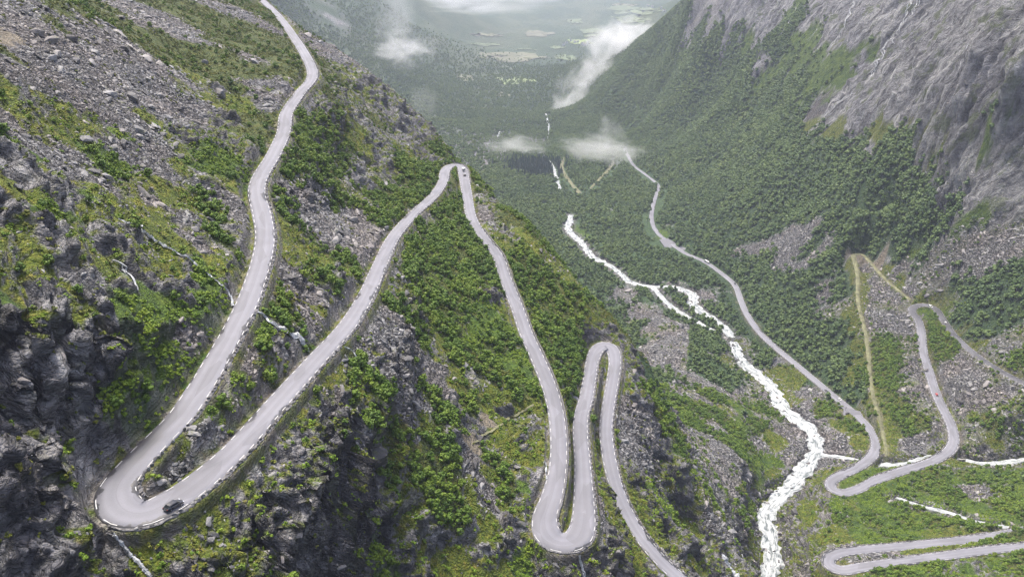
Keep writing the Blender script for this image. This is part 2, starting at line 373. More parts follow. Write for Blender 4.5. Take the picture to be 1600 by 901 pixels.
# ------------------------------------------------------------------ ground cover, read off 25-pixel by 25-pixel patches of the place
COVER = """
SSSHHHHSSSHHHSSH|HTTUUTTTTTTTTTTT|TTTTTTTTTTTRRRRR|RGRRRRRRRRRRRRRR
SSSHSSHHSSSSHHHH|SHTTUUTTTTTTTTTT|TTTTTTTTTTFRRRRR|RFRRRRRRRRRRRRRR
DSSSSSSSHHHSSHHH|HHXSSTTTTTTTTTTT|TTTTTTTTFFRFFRRR|FGLRXRRRRRRRRRRR
HSSSSSSSSHHHHHHS|HHHHSSXTTTTTTTTT|TTTTTTTFFFFFFFGR|FGLLLLLRRRRRRRRR
SSSSSSSSSSSMHHHH|HHHHHXRTTTTTTTTT|TTTTTTFFFFFFFFFG|GGGLLRRRRRRRRRRR
MSSSSSSSSSSXXRHS|RSXHHXXRRTTTTTTT|TTTTTFFFFFFFFFFG|FFGGGRRRRRRRRRRR
MMMXSSSSSSSSSMMM|SS.XHXXHXRRTTTTT|TTTTFFFFFFFFFFFF|FFFSRRRRRRRXRRRR
SXMMMXSSSMSSSKKH|HH.RRXRHHXRRTTTT|TTTFFFFFFFFFFFFF|FFMRMRRRRRXRRGRR
GSXMMXXGSSXKKKHH|HH.BBBMXXXBBKTTT|TTFFFFFFFFFFFFFF|FFFMMRMMXRRXRGGR
RGSSSGGSSSSMGGKK|BK.GBBMRRXRBBTTT|FFFFFFFFFFFFFFFF|FFFFFFRFGXRRXGXR
RRXSSXGGSSSMGGGG|B.BBBBRRKBBB..TF|NNNFFFFFFFFFFFFF|FFFFFFFFFRXRRRRR
MRRRXXSXXMRXSXMG|.SBBBXRXXBB.H.FF|FFFFFFFFFFFFFFFF|FFFFFFFFFXKRKRRR
RMMRRGMXXSMMBXSX|.BSSBBXBBB..B.XX|HFFFFFFFFFFFFFFF|FFFFFFFFFFFFRGRR
RGGGGMXMMMXSXBS.|.BSSSSSB..XBB.SH|XRFWFFLFFFFFFFFF|FFFFFFFDFFFKGGRR
XMRRMXRXRMMSXBXK|.MBSSSSS.XBBB..R|MXFWLFFFFLFFFFFF|FSSFFFDDFFFGSSSS
MMXRRXRRXXMMSXBK|.MMBSSS.XBBBBB.M|BMRFWFFFF..FFFSS|SSFSFMDDFGSSSSSS
XMMRRRMKMXMRGMMK|.SXMMB..SBBBBBB.|BBXRSWFFFFFF.FFF|SSSFFMSMSSSSSSSF
MMMRKKRKGKKKGGK.|.SSBBK..SBBBBBB.|BBBMFFWFFFFFF.FF|FFFSFDSSMSSFFFFF
GMRRMRRGGGGKGGK.|XBSSK..BXBBBBBKK|.BBBBFSSFWFWSF.F|FFFSFDSSSMMMFFFF
KRMRMMRGGGGGGGM.|.BBSM.SXBXBBBBGM|.BBBMHSSSWFFWFF.|FFFSSDSSS.G.FFFF
RRRRRRKXGGGSSK..|GWWS.SSSSBBBBGGG|..BBKKHSSSSFFWFF|FFFFFDSSS.B.MFFS
RRRKKKKKGGGGGM.S|BSK..BSSSSBMBGBB|..BB..KSSSSFFWXF|.FFFFMBBS.BB.MSS
RRRKRGGGGGGGGM.S|B..MGRSSSSSXBBBG|G.BB.X.KSSSFFXWF|R.FFFMBBS.BBS.SB
RRGRRRKGGGGKK..B|S..XSSSMSSSSMXBB|G..B.X.RFFSSFFWW|MM.FFMBBS.SSSSS.
RMRRRRMGGGKK.XXG|..BSMMBSSSBSMBMM|BB.B.X.RBBSSBSSS|WMS.FFDBSS.SSSSS
KRRRRKMRRKK.SGB.|.BSBMMBBSSSBRBMR|MM.B.X.SRBBBBXLB|WWSB..DBBSS.SSSS
KKMXRRMRKK..SS..|BSSBXSMBBSMBBRDM|XR.B.B.SSBBBSBLB|SWWSMB.MBBS.MBBS
KKMMRRKKM..MRS.S|BSBRSSBMMBBBRDXM|RMK.M..SSKGSSBBS|MSWSSM.MSSK.SMMS
RRRRRKK...MSS..S|BMRMKKKBMBBBBSBX|MMK.M..SKKGSSSBL|GSWSWK.KWW.MWKWW
RRKKKK...MSS..SG|GGBMKKMBBBBBBSMB|KRK.X.MK.MKXSSSL|MKWM..GG..BGBLBL
RKKKKK...SS..SGG|KKMBMBSSBMBBBXSB|GK..G.KK.RKXSSBK|KWK..G..GBGBSSBL
RRKKK......SGKKG|KKGKMKMKKMMBBMSM|K..MM.KM.GKMBSSB|WKMKGMGGBWGBLLBB
RRRRKM..SSSMKRGG|MMKKRKKKKMRRBRMR|X..M.SMM.RMKSSBK|WKMRBGBGBGBWWWGB
RRRRMRRWMGMMMRMM|KKKKRKKGKRRRRRMR|KK...SMMM.RMKMKM|WWKMMGGBGGM.....
RRKRMMRRWMMSSMKM|RKKKKKKGKKMMMKRK|GGK.KSKMK.RKKKKM|KWK.SSSSMMM.....
RRRKRMRRWMRRMXKK|RRKKKMKGGKKMMMMM|GKXKWKKMK..MKWKM|MSSM...B.GBKGKGB
""".strip().split('\n')
COVER = [row.replace('|', '') for row in COVER]
FIXES = [(12, 31, 'B'), (12, 32, 'F'), (13, 32, 'B'), (13, 33, 'F'), (14, 33, 'B'), (15, 34, 'F'), (16, 35, 'F'), (16, 36, 'F'), (13, 55, 'F'), (15, 53, 'D'), (4, 21, 'X'), (5, 22, 'R'), (5, 23, 'R'), (6, 23, 'R'), (6, 24, 'R'), (7, 24, 'R'), (7, 25, 'R'), (8, 25, 'R'), (8, 26, 'K')]
COVER = [r_ if k < 16 else r_[:48] + r_[48:].replace('D', 'M') for k, r_ in enumerate(COVER)]
CLS = 'SRKMGBFHXDTULN'
RIM_T = ray(np.array([-400, 400, 480, 560, 640, 705, 760, 830, 890, 960, 1000, 1060, 1150, 1250]), 450)[0]
RIM_R = np.array([2500, 1350, 1080, 940, 800, 665, 590, 515, 492, 478, 470, 420, 390, 380.])


def beyond(th, r):
    return .5 * ss(1.0, 1.12, r / np.interp(th, RIM_T, RIM_R)) * (th < .25)


RIMPX = [(440, 10), (500, 60), (560, 105), (640, 172), (703, 232), (760, 295), (800, 325), (830, 350), (890, 430), (960, 500), (985, 540)]


def rim_px(x, y):
    best = 1e9
    for (x0, y0), (x1, y1) in zip(RIMPX, RIMPX[1:]):
        t = max(0, min(1, ((x - x0) * (x1 - x0) + (y - y0) * (y1 - y0)) / ((x1 - x0) ** 2 + (y1 - y0) ** 2)))
        best = min(best, math.hypot(x - x0 - t * (x1 - x0), y - y0 - t * (y1 - y0)))
    return best


for a, b, c in FIXES:
    COVER[a] = COVER[a][:b] + c + COVER[a][b + 1:]
samples, slab, third = [], [], []
for j, row in enumerate(COVER):
    assert len(row) == 64, (j, len(row))
    for i, ch in enumerate(row):
        if ch in '.W':
            continue
        h = hit(i * 25 + 12.5, j * 25.03 + 12.5)
        if h is None:
            continue
        samples.append((math.atan2(h[0], h[1]), math.log(math.hypot(h[0], h[1]))))
        third.append(float(beyond(samples[-1][0], math.hypot(h[0], h[1]))))
        if third[-1] > .2 and ch not in 'TUFN' and rim_px(i * 25 + 12.5, j * 25.03 + 12.5) < 24:
            ch = 'T' if math.exp(samples[-1][1]) > 1500 else 'F'
        slab.append(CLS.index(ch))
slab = np.array(slab)
KD = kdtree.KDTree(len(samples))
for i, (a, b) in enumerate(samples):
    KD.insert((a, b, third[i]), i)
KD.balance()

# jittered look-up on a thinner grid, then spread to all vertices
n1 = fbm(GX / (R * .03), GY / (R * .03), V * 30, 2)
n2 = fbm(GX / (R * .03) + 77, GY / (R * .03) + 41, V * 30 + 9, 2)
QU = U + .013 * n1
QV = V + .022 * n2
NC = len(CLS)
QW = beyond(U, R)
Wt = np.zeros((NR, NT, NC), np.float32)
ii = np.arange(0, NR, 2); jj = np.arange(0, NT, 2)
sub = np.zeros((len(ii), len(jj), NC), np.float32)
for a, i in enumerate(ii):
    qu = QU[i]; qv = QV[i]; qw = QW[i]
    for b, j in enumerate(jj):
        for (_c, idx, dist) in KD.find_n((qu[j], qv[j], qw[j]), 3):
            sub[a, b, slab[idx]] += 1.0 / (dist ** 3 + 2e-7)
sub /= sub.sum(-1, keepdims=True)
Wt[::2, ::2] = sub
Wt[1::2, ::2][:len(ii)] = sub[:Wt[1::2, ::2].shape[0]]
Wt[1:-1:2, ::2] = .5 * (Wt[0:-2:2, ::2] + Wt[2::2, ::2])[:Wt[1:-1:2, ::2].shape[0]]
Wt[:, 1:-1:2] = .5 * (Wt[:, 0:-2:2] + Wt[:, 2::2])[:, :Wt[:, 1:-1:2].shape[1]]
if NT % 2 == 0:
    Wt[:, -1] = Wt[:, -2]
del sub


def wc(chs):
    return sum(Wt[..., CLS.index(c)] for c in chs)


# ------------------------------------------------------------------ near roads, river: distance of every vertex
ROADC = []      # x, y, z, half width, kind
for k, (P, w) in ROADS.items():
    for p, ww in zip(P, w):
        ROADC.append((p[0], p[1], p[2], ww / 2, 0))
for P, w in (TRACK1, TRACK2, FTRK1, FTRK2):
    for p, ww in zip(P, w):
        ROADC.append((p[0], p[1], p[2], ww / 2, 1))
# lay-by and car park
LAYBY = at_z([1321, 1330], [643, 648], [-398.6, -398])
PARK = at_z([1037, 1047, 1058, 1068], [380, 385, 388, 390], [-441.5, -441, -440.7, -440.4])
ROADC += [(LAYBY[0][0], LAYBY[0][1], LAYBY[0][2], 6, 0), (LAYBY[1][0], LAYBY[1][1], LAYBY[1][2], 6, 0)]
for p in PARK:
    ROADC.append((p[0], p[1], p[2], 16, 0))
WATC = []
for P, w in (RIVER, CH2, FARRIV, FARRIV2, FARRIV3, TRIB, STR2):
    for p, ww in zip(P, w):
        WATC.append((p[0], p[1], p[2], ww / 2, 2))


def nearest(C, maxd):
    C = np.array(C)
    kd = kdtree.KDTree(len(C))
    for i, p in enumerate(C):
        kd.insert((p[0], p[1], 0), i)
    kd.balance()
    # coarse mask first
    D = np.full((NR, NT), 1e6, np.float32)
    I = np.zeros((NR, NT), np.int32)
    todo = np.zeros((NR, NT), bool)
    for i in range(0, NR, 8):
        for j in range(0, NT, 8):
            i1 = min(i + 8, NR); j1 = min(j + 8, NT)
            ci = min(i + 4, NR - 1); cj = min(j + 4, NT - 1)
            ext = R[ci, cj] * 0.05 + 2
            _c, _k, d = kd.find((GX[ci, cj], GY[ci, cj], 0))
            if d < maxd + ext:
                todo[i:i1, j:j1] = True
    a, b = np.nonzero(todo)
    fnd = kd.find
    xs = GX[a, b]; ys = GY[a, b]
    dd = np.empty(len(a), np.float32); ix = np.empty(len(a), np.int32)
    for n in range(len(a)):
        _c, k, d = fnd((xs[n], ys[n], 0))
        dd[n] = d; ix[n] = k
    D[a, b] = dd; I[a, b] = ix
    return D, I, C


RD, RI, RC = nearest(ROADC, 22)
WD, WI, WC_ = nearest(WATC, 25)

# ------------------------------------------------------------------ relief
cell = R * .0022
fade_road = ss(.5, 9, RD - RC[RI, 3] - cell)
fade_wat = ss(0, 8, WD - WC_[WI, 3])
fade = fade_road * np.where(RD < 900, 1, 1) * (.25 + .75 * fade_wat)
near = ss(900, 450, R)
mid = ss(250, 700, R) * ss(3000, 1800, R)
rockw = wc('RK') + .35 * wc('X') + .15 * wc('U')
# broad swells
Z += fade * near * (2.6 * fbm(GX / 34, GY / 34, Z / 60, 3) + 1.0 * ridged(GX / 12, GY / 12, Z / 12, 2) * (.35 + rockw))
Z += fade * mid * (5.0 * fbm(GX / 120 + 5, GY / 120, Z / 200, 3))
# gullies down the right valley side
side = ss(.05, .2, U) * mid * wc('FGLRSM')
along = GX * .55 + GY * .83
Z += fade * side * (4.5 * ridged(along / 55, Z / 420, 0 * Z + 3.3, 3)) * (.6 + .8 * wc('R'))
far = ss(2400, 3600, R)
Z += far * fbm(GX / 420, GY / 420, 0 * Z + 1.7, 4) * (3 + 30 * ss(7500, 10000, R) + 25 * ss(.05, .16, U * 0 - U) * ss(6000, 3000, R))
Z += far * 60 * ridged(GX / 700, GY / 700, 0 * Z, 3) * wc('U')
# flood plain and roads cut in
rz = RC[RI, 2]; dd = np.maximum(RD - RC[RI, 3] - .9 - cell * .9, 0)
isroad = RD < 22
noise_cut = 1 + .35 * fbm(GX / 3.5, GY / 3.5, Z / 3.5, 2)
up_lim = rz - .32 + (2.3 * noise_cut) * dd
lo_lim = rz - .32 - np.minimum(dd * 6, 1.8 + .8 * noise_cut) - 1.05 * np.maximum(dd - .3, 0) * noise_cut
Zc = np.clip(Z, lo_lim, up_lim)
bl = ss(22, 15, RD)
Z = np.where(isroad, Z * (1 - bl) + Zc * bl, Z)
wz = WC_[WI, 2]; wd = np.maximum(WD - WC_[WI, 3], 0)
iswat = (WD < 25) & (RD > RC[RI, 3] + 1.5)
Zw = np.minimum(np.maximum(Z, wz - .6 + .0 * wd), wz - 1.0 + .9 * np.maximum(wd - .5, 0) + 2.5 * ss(0, 5, wd))
blw = ss(25, 14, WD)
Z = np.where(iswat, Z * (1 - blw) + Zw * blw, Z)

POS = np.stack([GX, GY, Z], -1)


def normals(P):
    du = np.empty_like(P); dv = np.empty_like(P)
    du[:, 1:-1] = P[:, 2:] - P[:, :-2]; du[:, 0] = P[:, 1] - P[:, 0]; du[:, -1] = P[:, -1] - P[:, -2]
    dv[1:-1] = P[2:] - P[:-2]; dv[0] = P[1] - P[0]; dv[-1] = P[-1] - P[-2]
    n = np.cross(du, dv)
    n /= np.linalg.norm(n, axis=-1, keepdims=True) + 1e-9
    n[n[..., 2] < 0] *= -1
    return n


NRM = normals(POS)
steep = 1 - NRM[..., 2]
# ledges and broken faces on bare rock, stones in the scree
m = (R < 760)
x, y, z = GX[m], GY[m], Z[m]
rw = np.clip(rockw[m] + .45 * wc('M')[m] * ss(.0, .4, fbm(x / 18 + 3, y / 18, z / 18, 2)) + .8 * ss(.35, .6, steep[m]), 0, 1.15)


def saw(q_, up_=.72):
    f_ = q_ - np.floor(q_)
    return np.where(f_ < up_, f_ / up_, (1 - f_) / (1 - up_)) - .5


warp = fbm(x / 26, y / 26, z / 26, 3)
warp2 = fbm(x / 8 + 11, y / 8, z / 8, 2)
bed = z * .80 + x * .48 - y * .22


def blocks(px_, py_, pz_, sx, sy, sz, sd):
    # a random step per bedded, jointed block
    a_ = np.floor(px_ / sx).astype(np.int64); c_ = np.floor(pz_ / sz).astype(np.int64)
    b_ = np.floor(py_ / sy + .5 * (c_ & 1)).astype(np.int64)
    return _val[_perm[(_perm[(_perm[(a_ + sd) & 65535] + b_) & 65535] + c_) & 65535]]


bu = x * .80 + y * .42 - z * .35 + 4.5 * warp + 1.2 * warp2
bv = -x * .42 + y * .86 + 5.0 * fbm(x / 22 + 70, y / 22, z / 22, 2) + z * .1
bw = bed + 6.0 * warp + .8 * warp2
disp = rw * (4.8 * saw(bw / 13.5 + .5 * warp, .8) * (.55 + np.abs(warp2) * 1.3)
             + 2.6 * saw(bw / 4.6 + .3 * warp2, .82)
             + 1.0 * blocks(bu, bv, bw, 9.0, 7.0, 4.6, 5) + 1.0 * blocks(bu + 3, bv, bw + 1, 4.2, 3.4, 2.1, 91) + .5 * blocks(bu, bv + 2, bw, 1.9, 1.6, 1.0, 313)
             + .9 * ridged(x / 14, y / 14, z / 14, 2) + .25 * vnoise(x / 1.5, y / 1.5, z / 1.5))
sc = wc('SX')[m]
disp += sc * (.35 * vnoise(x / 1.9, y / 1.9, z / 1.9) + .2 * vnoise(x / .9, y / .9, z / .9))
gr = wc('MGBH')[m]
disp += gr * (.5 * fbm(x / 4.0, y / 4.0, z / 4.0, 3))
f2 = (ss(.6, 8.0, RD - RC[RI, 3] - cell) * (.2 + .8 * ss(0, 4, WD - WC_[WI, 3])))[m]
DISP = np.zeros((NR, NT)); DISP[m] = disp * f2
m2 = (R >= 760) & (R < 2700) & (rockw > .05)
x, y, z = GX[m2], GY[m2], Z[m2]
al = (x * .62 + y * .78)
sl = rockw[m2]
wa = fbm(x / 130, y / 90, z / 130, 3)
wb = fbm(x / 30, y / 24, z / 30, 2)
yy = y + .25 * x - .15 * z          # runs along the wall; ribs and slabs follow the fall line
vv_ = x * .7 + z * .7
DISP[m2] = sl * (8.0 * saw(yy / 52 + 1.2 * wa, .82) + 4.5 * saw(yy / 21 + 1.5 * wa + .35 * wb, .8) + 2.2 * saw(yy / 9.5 + 1.8 * wa + .5 * wb, .75)
                 + 6.0 * saw(vv_ / 38 + 1.1 * wa + .6 * wb, .85) * (.4 + np.abs(wb)) + 2.6 * saw(vv_ / 13 + 1.6 * wa + .8 * wb, .8) + 3.0 * blocks(yy + 18 * wa, vv_ + 10 * wb, 0 * yy, 16, 30, 10, 77)
                 + 6 * ridged(x / 90, y / 30, z / 90, 3)) * ss(0, 15, RD - RC[RI, 3] - 6)[m2]
POS = POS + NRM * DISP[..., None]
NRM = normals(POS)


# ------------------------------------------------------------------ materials
def mat(name):
    m_ = bpy.data.materials.new(name)
    m_.use_nodes = True
    nt = m_.node_tree
    b = nt.nodes['Principled BSDF']
    return m_, nt, b


class N:
    def __init__(self, nt):
        self.nt = nt

    def new(self, t, **kw):
        n = self.nt.nodes.new(t)
        for k, v in kw.items():
            setattr(n, k, v)
        return n

    def link(self, a, b):
        self.nt.links.new(a, b)

    def noise(self, vec, scale, detail=4, rough=.55, dist=0):
        n = self.new('ShaderNodeTexNoise')
        n.inputs['Scale'].default_value = scale
        n.inputs['Detail'].default_value = detail
        n.inputs['Roughness'].default_value = rough
        n.inputs['Distortion'].default_value = dist
        if vec is not None:
            self.link(vec, n.inputs['Vector'])
        return n.outputs['Fac']

    def voro(self, vec, scale, feature='F1'):
        n = self.new('ShaderNodeTexVoronoi', feature=feature)
        n.inputs['Scale'].default_value = scale
        self.link(vec, n.inputs['Vector'])
        return n

    def ramp(self, fac, stops):
        n = self.new('ShaderNodeValToRGB')
        el = n.color_ramp.elements
        while len(el) < len(stops):
            el.new(.5)
        for e, (p, c) in zip(el, stops):
            e.position = p
            e.color = (c[0], c[1], c[2], 1)
        self.link(fac, n.inputs['Fac'])
        return n.outputs['Color']

    def mix(self, fac, a, b, mode='MIX'):
        n = self.new('ShaderNodeMix', data_type='RGBA', blend_type=mode)
        n.clamp_factor = True
        if isinstance(fac, (int, float)):
            n.inputs[0].default_value = fac
        else:
            self.link(fac, n.inputs[0])
        for v, s in ((a, 6), (b, 7)):
            if isinstance(v, tuple):
                n.inputs[s].default_value = (*v, 1)
            else:
                self.link(v, n.inputs[s])
        return n.outputs[2]

    def math(self, op, a, b=None, clamp=False):
        n = self.new('ShaderNodeMath', operation=op)
        n.use_clamp = clamp
        for k, v in ((0, a), (1, b)):
            if v is None:
                continue
            if isinstance(v, (int, float)):
                n.inputs[k].default_value = v
            else:
                self.link(v, n.inputs[k])
        return n.outputs[0]

    def mapping(self, vec, scale=(1, 1, 1), rot=(0, 0, 0)):
        n = self.new('ShaderNodeMapping')
        n.inputs['Scale'].default_value = scale
        n.inputs['Rotation'].default_value = rot
        self.link(vec, n.inputs['Vector'])
        return n.outputs[0]

    def bump(self, h, strength, dist, nrm=None):
        n = self.new('ShaderNodeBump')
        n.inputs['Strength'].default_value = strength
        n.inputs['Distance'].default_value = dist
        self.link(h, n.inputs['Height'])
        if nrm is not None:
            self.link(nrm, n.inputs['Normal'])
        return n.outputs[0]


def ground_material():
    m_, nt, b = mat('ground')
    g = N(nt)
    pos = g.new('ShaderNodeNewGeometry').outputs['Position']
    A = g.new('ShaderNodeAttribute', attribute_name='cover_a')
    B = g.new('ShaderNodeAttribute', attribute_name='cover_b')
    sa = g.new('ShaderNodeSeparateColor'); g.link(A.outputs['Color'], sa.inputs[0])
    sb = g.new('ShaderNodeSeparateColor'); g.link(B.outputs['Color'], sb.inputs[0])
    scree, moss, green = sa.outputs[0], sa.outputs[1], sa.outputs[2]
    wet, dirt, far_ = sb.outputs[0], sb.outputs[1], sb.outputs[2]  # wet also carries the shade painted on steep rock
    forest = B.outputs['Alpha']
    heath = A.outputs['Alpha']
    # bare rock: bedded, stained, cracked
    dt = g.new('ShaderNodeVectorMath', operation='DOT_PRODUCT'); g.link(pos, dt.inputs[0]); dt.inputs[1].default_value = (.48, -.22, .80)
    spx = g.new('ShaderNodeSeparateXYZ'); g.link(pos, spx.inputs[0])
    cbx = g.new('ShaderNodeCombineXYZ')
    g.link(g.math('MULTIPLY', spx.outputs[0], .16), cbx.inputs[0]); g.link(g.math('MULTIPLY', spx.outputs[1], .16), cbx.inputs[1]); g.link(g.math('MULTIPLY', dt.outputs['Value'], 1.25), cbx.inputs[2])
    sv = cbx.outputs[0]
    bedn = g.noise(sv, .8, 4, .55, .6)
    bedc = g.ramp(g.math('ABSOLUTE', g.math('SUBTRACT', bedn, .5)), [(0.0, (.30, .30, .31)), (.03, (1, 1, 1))])
    n_big = g.noise(pos, .05, 5, .6)
    n_str = g.noise(sv, .55, 6, .65, .4)
    n_fine = g.noise(pos, 1.3, 5, .65)
    rock = g.ramp(n_str, [(.24, (.055, .055, .056)), (.38, (.185, .183, .184)), (.54, (.32, .317, .316)), (.75, (.47, .467, .462))])
    rock = g.mix(g.ramp(n_big, [(.42, (0, 0, 0)), (.62, (1, 1, 1))]), rock, g.mix(.4, rock, (.21, .185, .17), 'MIX'))
    lich = g.ramp(g.noise(pos, .22, 4, .7), [(.5, (0, 0, 0)), (.62, (1, 1, 1))])
    rock = g.mix(g.math('MULTIPLY', lich, .25), rock, (.12, .13, .05))
    rock = g.mix(1.0, rock, bedc, 'MULTIPLY')
    # broad streaks down the big walls
    stk = g.noise(g.mapping(pos, (.060, .045, .012), (0, 0, .35)), 1.0, 6, .68, .6)
    rock = g.mix(1.0, rock, g.ramp(stk, [(.36, (.5, .5, .54)), (.5, (.85, .85, .87)), (.66, (1.15, 1.15, 1.15))]), 'MULTIPLY')
    wl = g.new('ShaderNodeAttribute', attribute_name='wall_mask').outputs['Fac']
    w1 = g.noise(g.mapping(pos, (.020, .105, .020), (0, 0, .2)), 1.0, 7, .68, .5)
    w2 = g.noise(g.mapping(pos, (.09, .20, .12), (0, 0, .2)), 1.0, 5, .72, .9)
    w3 = g.noise(pos, .010, 3, .5)
    wcol = g.ramp(g.math('ADD', g.math('MULTIPLY', w1, .62), g.math('MULTIPLY', w2, .38)), [(.39, (.04, .04, .042)), (.455, (.14, .14, .145)), (.52, (.26, .26, .263)), (.61, (.47, .467, .465))])
    wcol = g.mix(g.ramp(w3, [(.45, (0, 0, 0)), (.62, (.7, .7, .7))]), wcol, g.mix(1.0, wcol, (.72, .72, .78), 'MULTIPLY'))
    wcol = g.mix(g.ramp(g.noise(g.mapping(pos, (.03, .05, .03)), 1.0, 5, .7), [(.55, (0, 0, 0)), (.62, (.7, .7, .7))]), wcol, (.10, .13, .045))
    rock = g.mix(wl, rock, wcol)
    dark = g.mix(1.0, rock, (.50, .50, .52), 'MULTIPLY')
    rock = g.mix(wet, rock, dark)  # darkens wet rock and paints shade onto the steep risers
    # scree between the loose stones
    vs = g.voro(g.mapping(pos, (1, 1, 1.7)), .75)
    sc_ = g.ramp(vs.outputs['Color'], [(.1, (.03, .03, .031)), (.5, (.10, .098, .10)), (.9, (.26, .255, .255))])
    edge = g.voro(g.mapping(pos, (1, 1, 1.7)), .75, 'DISTANCE_TO_EDGE').outputs['Distance']
    sc_ = g.mix(1.0, sc_, g.ramp(edge, [(0, (.2, .2, .2)), (.12, (1, 1, 1))]), 'MULTIPLY')
    sc_ = g.mix(g.ramp(g.noise(pos, .035, 3), [(.45, (0, 0, 0)), (.6, (.6, .6, .6))]), sc_, g.mix(1.0, sc_, (1.05, .92, .84), 'MULTIPLY'))
    # moss and grass
    nm = g.noise(pos, .28, 5, .65)
    nm2 = g.noise(pos, 1.4, 4, .7)
    mo = g.ramp(nm, [(.3, (.06, .09, .012)), (.45, (.125, .165, .016)), (.58, (.20, .215, .022)), (.72, (.26, .20, .045))])
    mo = g.mix(g.ramp(nm2, [(.35, (.0, .0, .0)), (.7, (1, 1, 1))]), g.mix(1.0, mo, (.5, .55, .5), 'MULTIPLY'), mo)
    ng = g.noise(pos, .12, 4, .6)
    gn = g.ramp(ng, [(.35, (.05, .10, .012)), (.5, (.095, .16, .016)), (.68, (.155, .215, .02))])
    gn = g.mix(g.ramp(nm2, [(.3, (0, 0, 0)), (.7, (1, 1, 1))]), g.mix(1.0, gn, (.45, .5, .45), 'MULTIPLY'), gn)
    he = g.ramp(nm, [(.32, (.036, .056, .013)), (.5, (.07, .095, .018)), (.68, (.135, .13, .03))])
    ff = g.ramp(g.noise(pos, .16, 4, .7), [(.3, (.030, .062, .026)), (.5, (.052, .096, .036)), (.7, (.080, .125, .042))])
    # the far valley floor: woods and clearings
    fw = g.ramp(g.noise(g.mapping(pos, (1, .35, 1)), .0022, 6, .62), [(.36, (.030, .052, .030)), (.48, (.050, .080, .040)), (.56, (.105, .12, .07)), (.62, (.055, .085, .042)), (.72, (.12, .125, .075))])
    fw = g.mix(.4, fw, g.ramp(g.noise(pos, .03, 4, .7), [(.3, (.03, .06, .03)), (.7, (.075, .115, .05))]))
    di = g.ramp(g.noise(pos, .3, 4, .6), [(.3, (.17, .145, .105)), (.7, (.30, .26, .20))])
    col = rock
    for fac, c in ((scree, sc_), (heath, he), (moss, mo), (green, gn), (forest, ff), (dirt, di), (far_, fw)):
        col = g.mix(fac, col, c)
    g.link(col, b.inputs['Base Color'])
    rough = g.math('SUBTRACT', .9, g.math('MULTIPLY', wet, .42))
    g.link(rough, b.inputs['Roughness'])
    b.inputs['Specular IOR Level'].default_value = .35
    h = g.math('ADD', g.math('MULTIPLY', g.math('ADD', n_str, g.math('MINIMUM', g.math('MULTIPLY', g.math('ABSOLUTE', g.math('SUBTRACT', bedn, .5)), 10.0), .6)), 1.2), g.math('MULTIPLY', n_fine, .8))
    h = g.math('ADD', h, g.math('MULTIPLY', g.math('MINIMUM', edge, .25), 1.2))
    h = g.math('ADD', h, g.math('MULTIPLY', wl, g.math('ADD', g.math('MULTIPLY', w1, 7.0), g.math('MULTIPLY', w2, 9.0))))
    g.link(g.bump(h, 1.0, 1.1), b.inputs['Normal'])
    return m_


def simple(name, col, rough=.6, metal=0.0, spec=.5, var=None, emit=None):
    m_, nt, b = mat(name)
    b.inputs['Base Color'].default_value = (*col, 1)
    b.inputs['Roughness'].default_value = rough
    b.inputs['Metallic'].default_value = metal
    b.inputs['Specular IOR Level'].default_value = spec
    if var:
        g = N(nt)
        tc = g.new('ShaderNodeTexCoord').outputs['Object']
        n = g.noise(tc, var[0], 4, .6)
        c = g.ramp(n, [(.3, tuple(v * (1 - var[1]) for v in col)), (.7, tuple(min(1, v * (1 + var[1])) for v in col))])
        g.link(c, b.inputs['Base Color'])
    return m_


